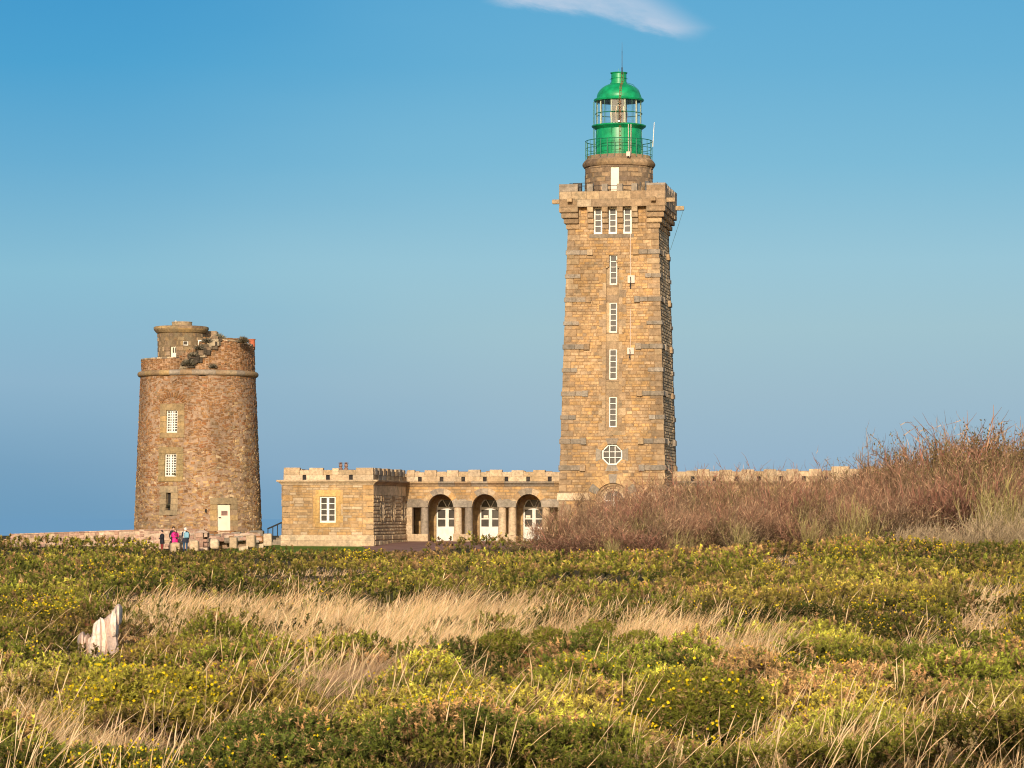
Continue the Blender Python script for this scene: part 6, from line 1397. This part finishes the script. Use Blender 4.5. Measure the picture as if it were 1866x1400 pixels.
# ------------------------------------------------------------------ sky, sun, camera
SUN_EL, A_ = R(17), R(6.2)               # sun behind the viewer, slightly to the left
w = bpy.data.worlds.new('World'); SC.world = w; w.use_nodes = True; nt = w.node_tree; N, L = nt.nodes, nt.links; bg = N['Background']
sky = N.new('ShaderNodeTexSky'); sky.sky_type = 'NISHITA'; sky.sun_disc = False; sky.sun_elevation = SUN_EL; sky.sun_rotation = R(180) + A_; sky.air_density = 1.0; sky.dust_density = 1.2
tc = N.new('ShaderNodeTexCoord'); sx = N.new('ShaderNodeSeparateXYZ'); L.new(tc.outputs['Generated'], sx.inputs[0])
def math_(op, a, b=None, c=None):
    n = N.new('ShaderNodeMath'); n.operation = op
    for i, q in enumerate((a, b, c)):
        if q is None: continue
        if isinstance(q, (int, float)): n.inputs[i].default_value = q
        else: L.new(q, n.inputs[i])
    return n.outputs[0]
hyp = math_('SQRT', math_('ADD', math_('MULTIPLY', sx.outputs[0], sx.outputs[0]), math_('MULTIPLY', sx.outputs[1], sx.outputs[1])))
elev = math_('DIVIDE', sx.outputs[2], math_('MAXIMUM', hyp, .001))       # tangent of elevation
az = math_('ARCTAN2', sx.outputs[0], sx.outputs[1])
def ramp(stops):
    r = N.new('ShaderNodeValToRGB'); e = r.color_ramp.elements
    while len(e) > 1: e.remove(e[-1])
    for i, (p, c) in enumerate(stops):
        q = e[0] if i == 0 else e.new(p); q.position = p; q.color = (*c, 1)
    return r
te = lambda py: ((YH - py) / F + .01) / .20
t_in = math_('DIVIDE', math_('ADD', elev, .01), .20)
rc = ramp([(te(985), lin((118, 162, 194))), (te(930), lin((128, 166, 194))), (te(850), lin((150, 180, 202))), (te(720), lin((158, 188, 204))), (te(600), lin((161, 196, 208))), (te(480), lin((154, 198, 215))), (te(300), lin((126, 187, 215))), (te(120), lin((105, 176, 213))), (te(-60), lin((92, 168, 211)))])
rl = ramp([(te(985), lin((106, 156, 194))), (te(930), lin((112, 157, 190))), (te(850), lin((120, 162, 192))), (te(700), lin((142, 180, 204))), (te(500), lin((138, 190, 212))), (te(300), lin((106, 174, 210))), (te(120), lin((78, 162, 208))), (te(-60), lin((66, 152, 204)))])
L.new(t_in, rc.inputs[0]); L.new(t_in, rl.inputs[0])
nz = N.new('ShaderNodeTexNoise'); nz.inputs['Scale'].default_value = 7; nz.inputs['Detail'].default_value = 3; mp = N.new('ShaderNodeMapping'); mp.inputs['Scale'].default_value = (1, 1, 3); L.new(tc.outputs['Generated'], mp.inputs[0]); L.new(mp.outputs[0], nz.inputs['Vector'])
fa = N.new('ShaderNodeMapRange'); fa.inputs['From Min'].default_value = -.165; fa.inputs['From Max'].default_value = .03; L.new(math_('ADD', az, math_('MULTIPLY', math_('SUBTRACT', nz.outputs['Fac'], .5), .12)), fa.inputs['Value']); fa.interpolation_type = 'SMOOTHSTEP'
mc = N.new('ShaderNodeMix'); mc.data_type = 'RGBA'; L.new(fa.outputs[0], mc.inputs[0]); L.new(rl.outputs[0], mc.inputs[6]); L.new(rc.outputs[0], mc.inputs[7])
# cirrus wisp high above the lighthouse, placed by direction in the sky
nz2 = N.new('ShaderNodeTexNoise'); nz2.inputs['Scale'].default_value = 26; nz2.inputs['Detail'].default_value = 6; nz2.inputs['Roughness'].default_value = .68
cm_ = N.new('ShaderNodeCombineXYZ'); L.new(math_('MULTIPLY', math_('ADD', az, math_('MULTIPLY', elev, -.3)), .6), cm_.inputs[0]); L.new(math_('MULTIPLY', math_('ADD', elev, math_('MULTIPLY', az, .25)), 2.0), cm_.inputs[1]); L.new(cm_.outputs[0], nz2.inputs['Vector'])
U = math_('MULTIPLY', az, F); Vv = math_('SUBTRACT', YH, math_('MULTIPLY', elev, F))       # arc units
u1 = math_('ADD', U, CX)
nn = math_('MULTIPLY', math_('SUBTRACT', nz2.outputs['Fac'], .5), 62)
ledge = math_('ADD', math_('ADD', math_('MULTIPLY', math_('SUBTRACT', u1, 870), .20), 4), nn)     # lower edge of the veil descends to the right
d1 = math_('SUBTRACT', ledge, Vv)
m1 = N.new('ShaderNodeMapRange'); m1.inputs['From Min'].default_value = -2; m1.inputs['From Max'].default_value = 20; m1.interpolation_type = 'SMOOTHSTEP'; L.new(d1, m1.inputs['Value'])
m1b = N.new('ShaderNodeMapRange'); m1b.inputs['From Min'].default_value = 22; m1b.inputs['From Max'].default_value = 80; m1b.inputs['To Min'].default_value = 1; m1b.inputs['To Max'].default_value = .62; L.new(d1, m1b.inputs['Value'])
m2 = N.new('ShaderNodeMapRange'); m2.inputs['From Min'].default_value = 1195; m2.inputs['From Max'].default_value = 1320; m2.inputs['To Min'].default_value = 1; m2.inputs['To Max'].default_value = 0; m2.interpolation_type = 'SMOOTHSTEP'; L.new(math_('ADD', math_('ADD', u1, nn), math_('MULTIPLY', math_('ABSOLUTE', math_('SUBTRACT', Vv, 52)), 1.3)), m2.inputs['Value'])
m3 = N.new('ShaderNodeMapRange'); m3.inputs['From Min'].default_value = 865; m3.inputs['From Max'].default_value = 960; m3.interpolation_type = 'SMOOTHSTEP'; L.new(u1, m3.inputs['Value'])
wis = N.new('ShaderNodeMapRange'); wis.inputs['From Min'].default_value = .3; wis.inputs['From Max'].default_value = .62; wis.inputs['To Min'].default_value = .3; L.new(nz2.outputs['Fac'], wis.inputs['Value'])
cl = math_('MULTIPLY', math_('MULTIPLY', math_('MULTIPLY', m1.outputs[0], m1b.outputs[0]), math_('MULTIPLY', m2.outputs[0], m3.outputs[0])), math_('MULTIPLY', wis.outputs[0], .82))
mcl = N.new('ShaderNodeMix'); mcl.data_type = 'RGBA'; L.new(cl, mcl.inputs[0]); L.new(mc.outputs[2], mcl.inputs[6]); mcl.inputs[7].default_value = (*lin((216, 220, 234)), 1)
BG = .15
sc10 = N.new('ShaderNodeVectorMath'); sc10.operation = 'SCALE'; sc10.inputs['Scale'].default_value = 1 / BG; L.new(mcl.outputs[2], sc10.inputs[0])
fe = N.new('ShaderNodeMapRange'); fe.inputs['From Min'].default_value = .19; fe.inputs['From Max'].default_value = .45; L.new(elev, fe.inputs['Value'])
fb_ = N.new('ShaderNodeMapRange'); fb_.inputs['From Min'].default_value = -.2; fb_.inputs['From Max'].default_value = .3; L.new(sx.outputs[1], fb_.inputs['Value'])   # graded sky lies over the sea, clear model sky elsewhere
fs = math_('MAXIMUM', fe.outputs[0], math_('SUBTRACT', 1, fb_.outputs[0]))
mf = N.new('ShaderNodeMix'); mf.data_type = 'RGBA'; L.new(fs, mf.inputs[0]); L.new(sc10.outputs[0], mf.inputs[6]); L.new(sky.outputs[0], mf.inputs[7]); L.new(mf.outputs[2], bg.inputs[0]); bg.inputs[1].default_value = BG
sl = bpy.data.lights.new('sun', 'SUN'); sl.energy = 4.7; sl.angle = R(.53); sl.color = (1, .85, .655); so = bpy.data.objects.new('sun', sl); COL.objects.link(so)
from mathutils import Vector
sd_ = Vector((-math.sin(A_) * math.cos(SUN_EL), -math.cos(A_) * math.cos(SUN_EL), math.sin(SUN_EL))); so.rotation_euler = sd_.to_track_quat('Z', 'Y').to_euler(); so.location = sd_ * 100
cam = bpy.data.cameras.new('camera'); cam.sensor_width = 36; cam.lens = F / 1866 * 36; cam.shift_y = (YH - 700) / 1866; cam.clip_end = 100000; cam.clip_start = .5
co_ = bpy.data.objects.new('camera', cam); COL.objects.link(co_); co_.location = (0, 0, CZ); co_.rotation_euler = (R(90), 0, 0); SC.camera = co_
SC.view_settings.view_transform = 'Standard'; SC.view_settings.look = 'None'; SC.view_settings.exposure = 0; SC.cycles.filter_width = 1.1; SC.view_settings.gamma = 1
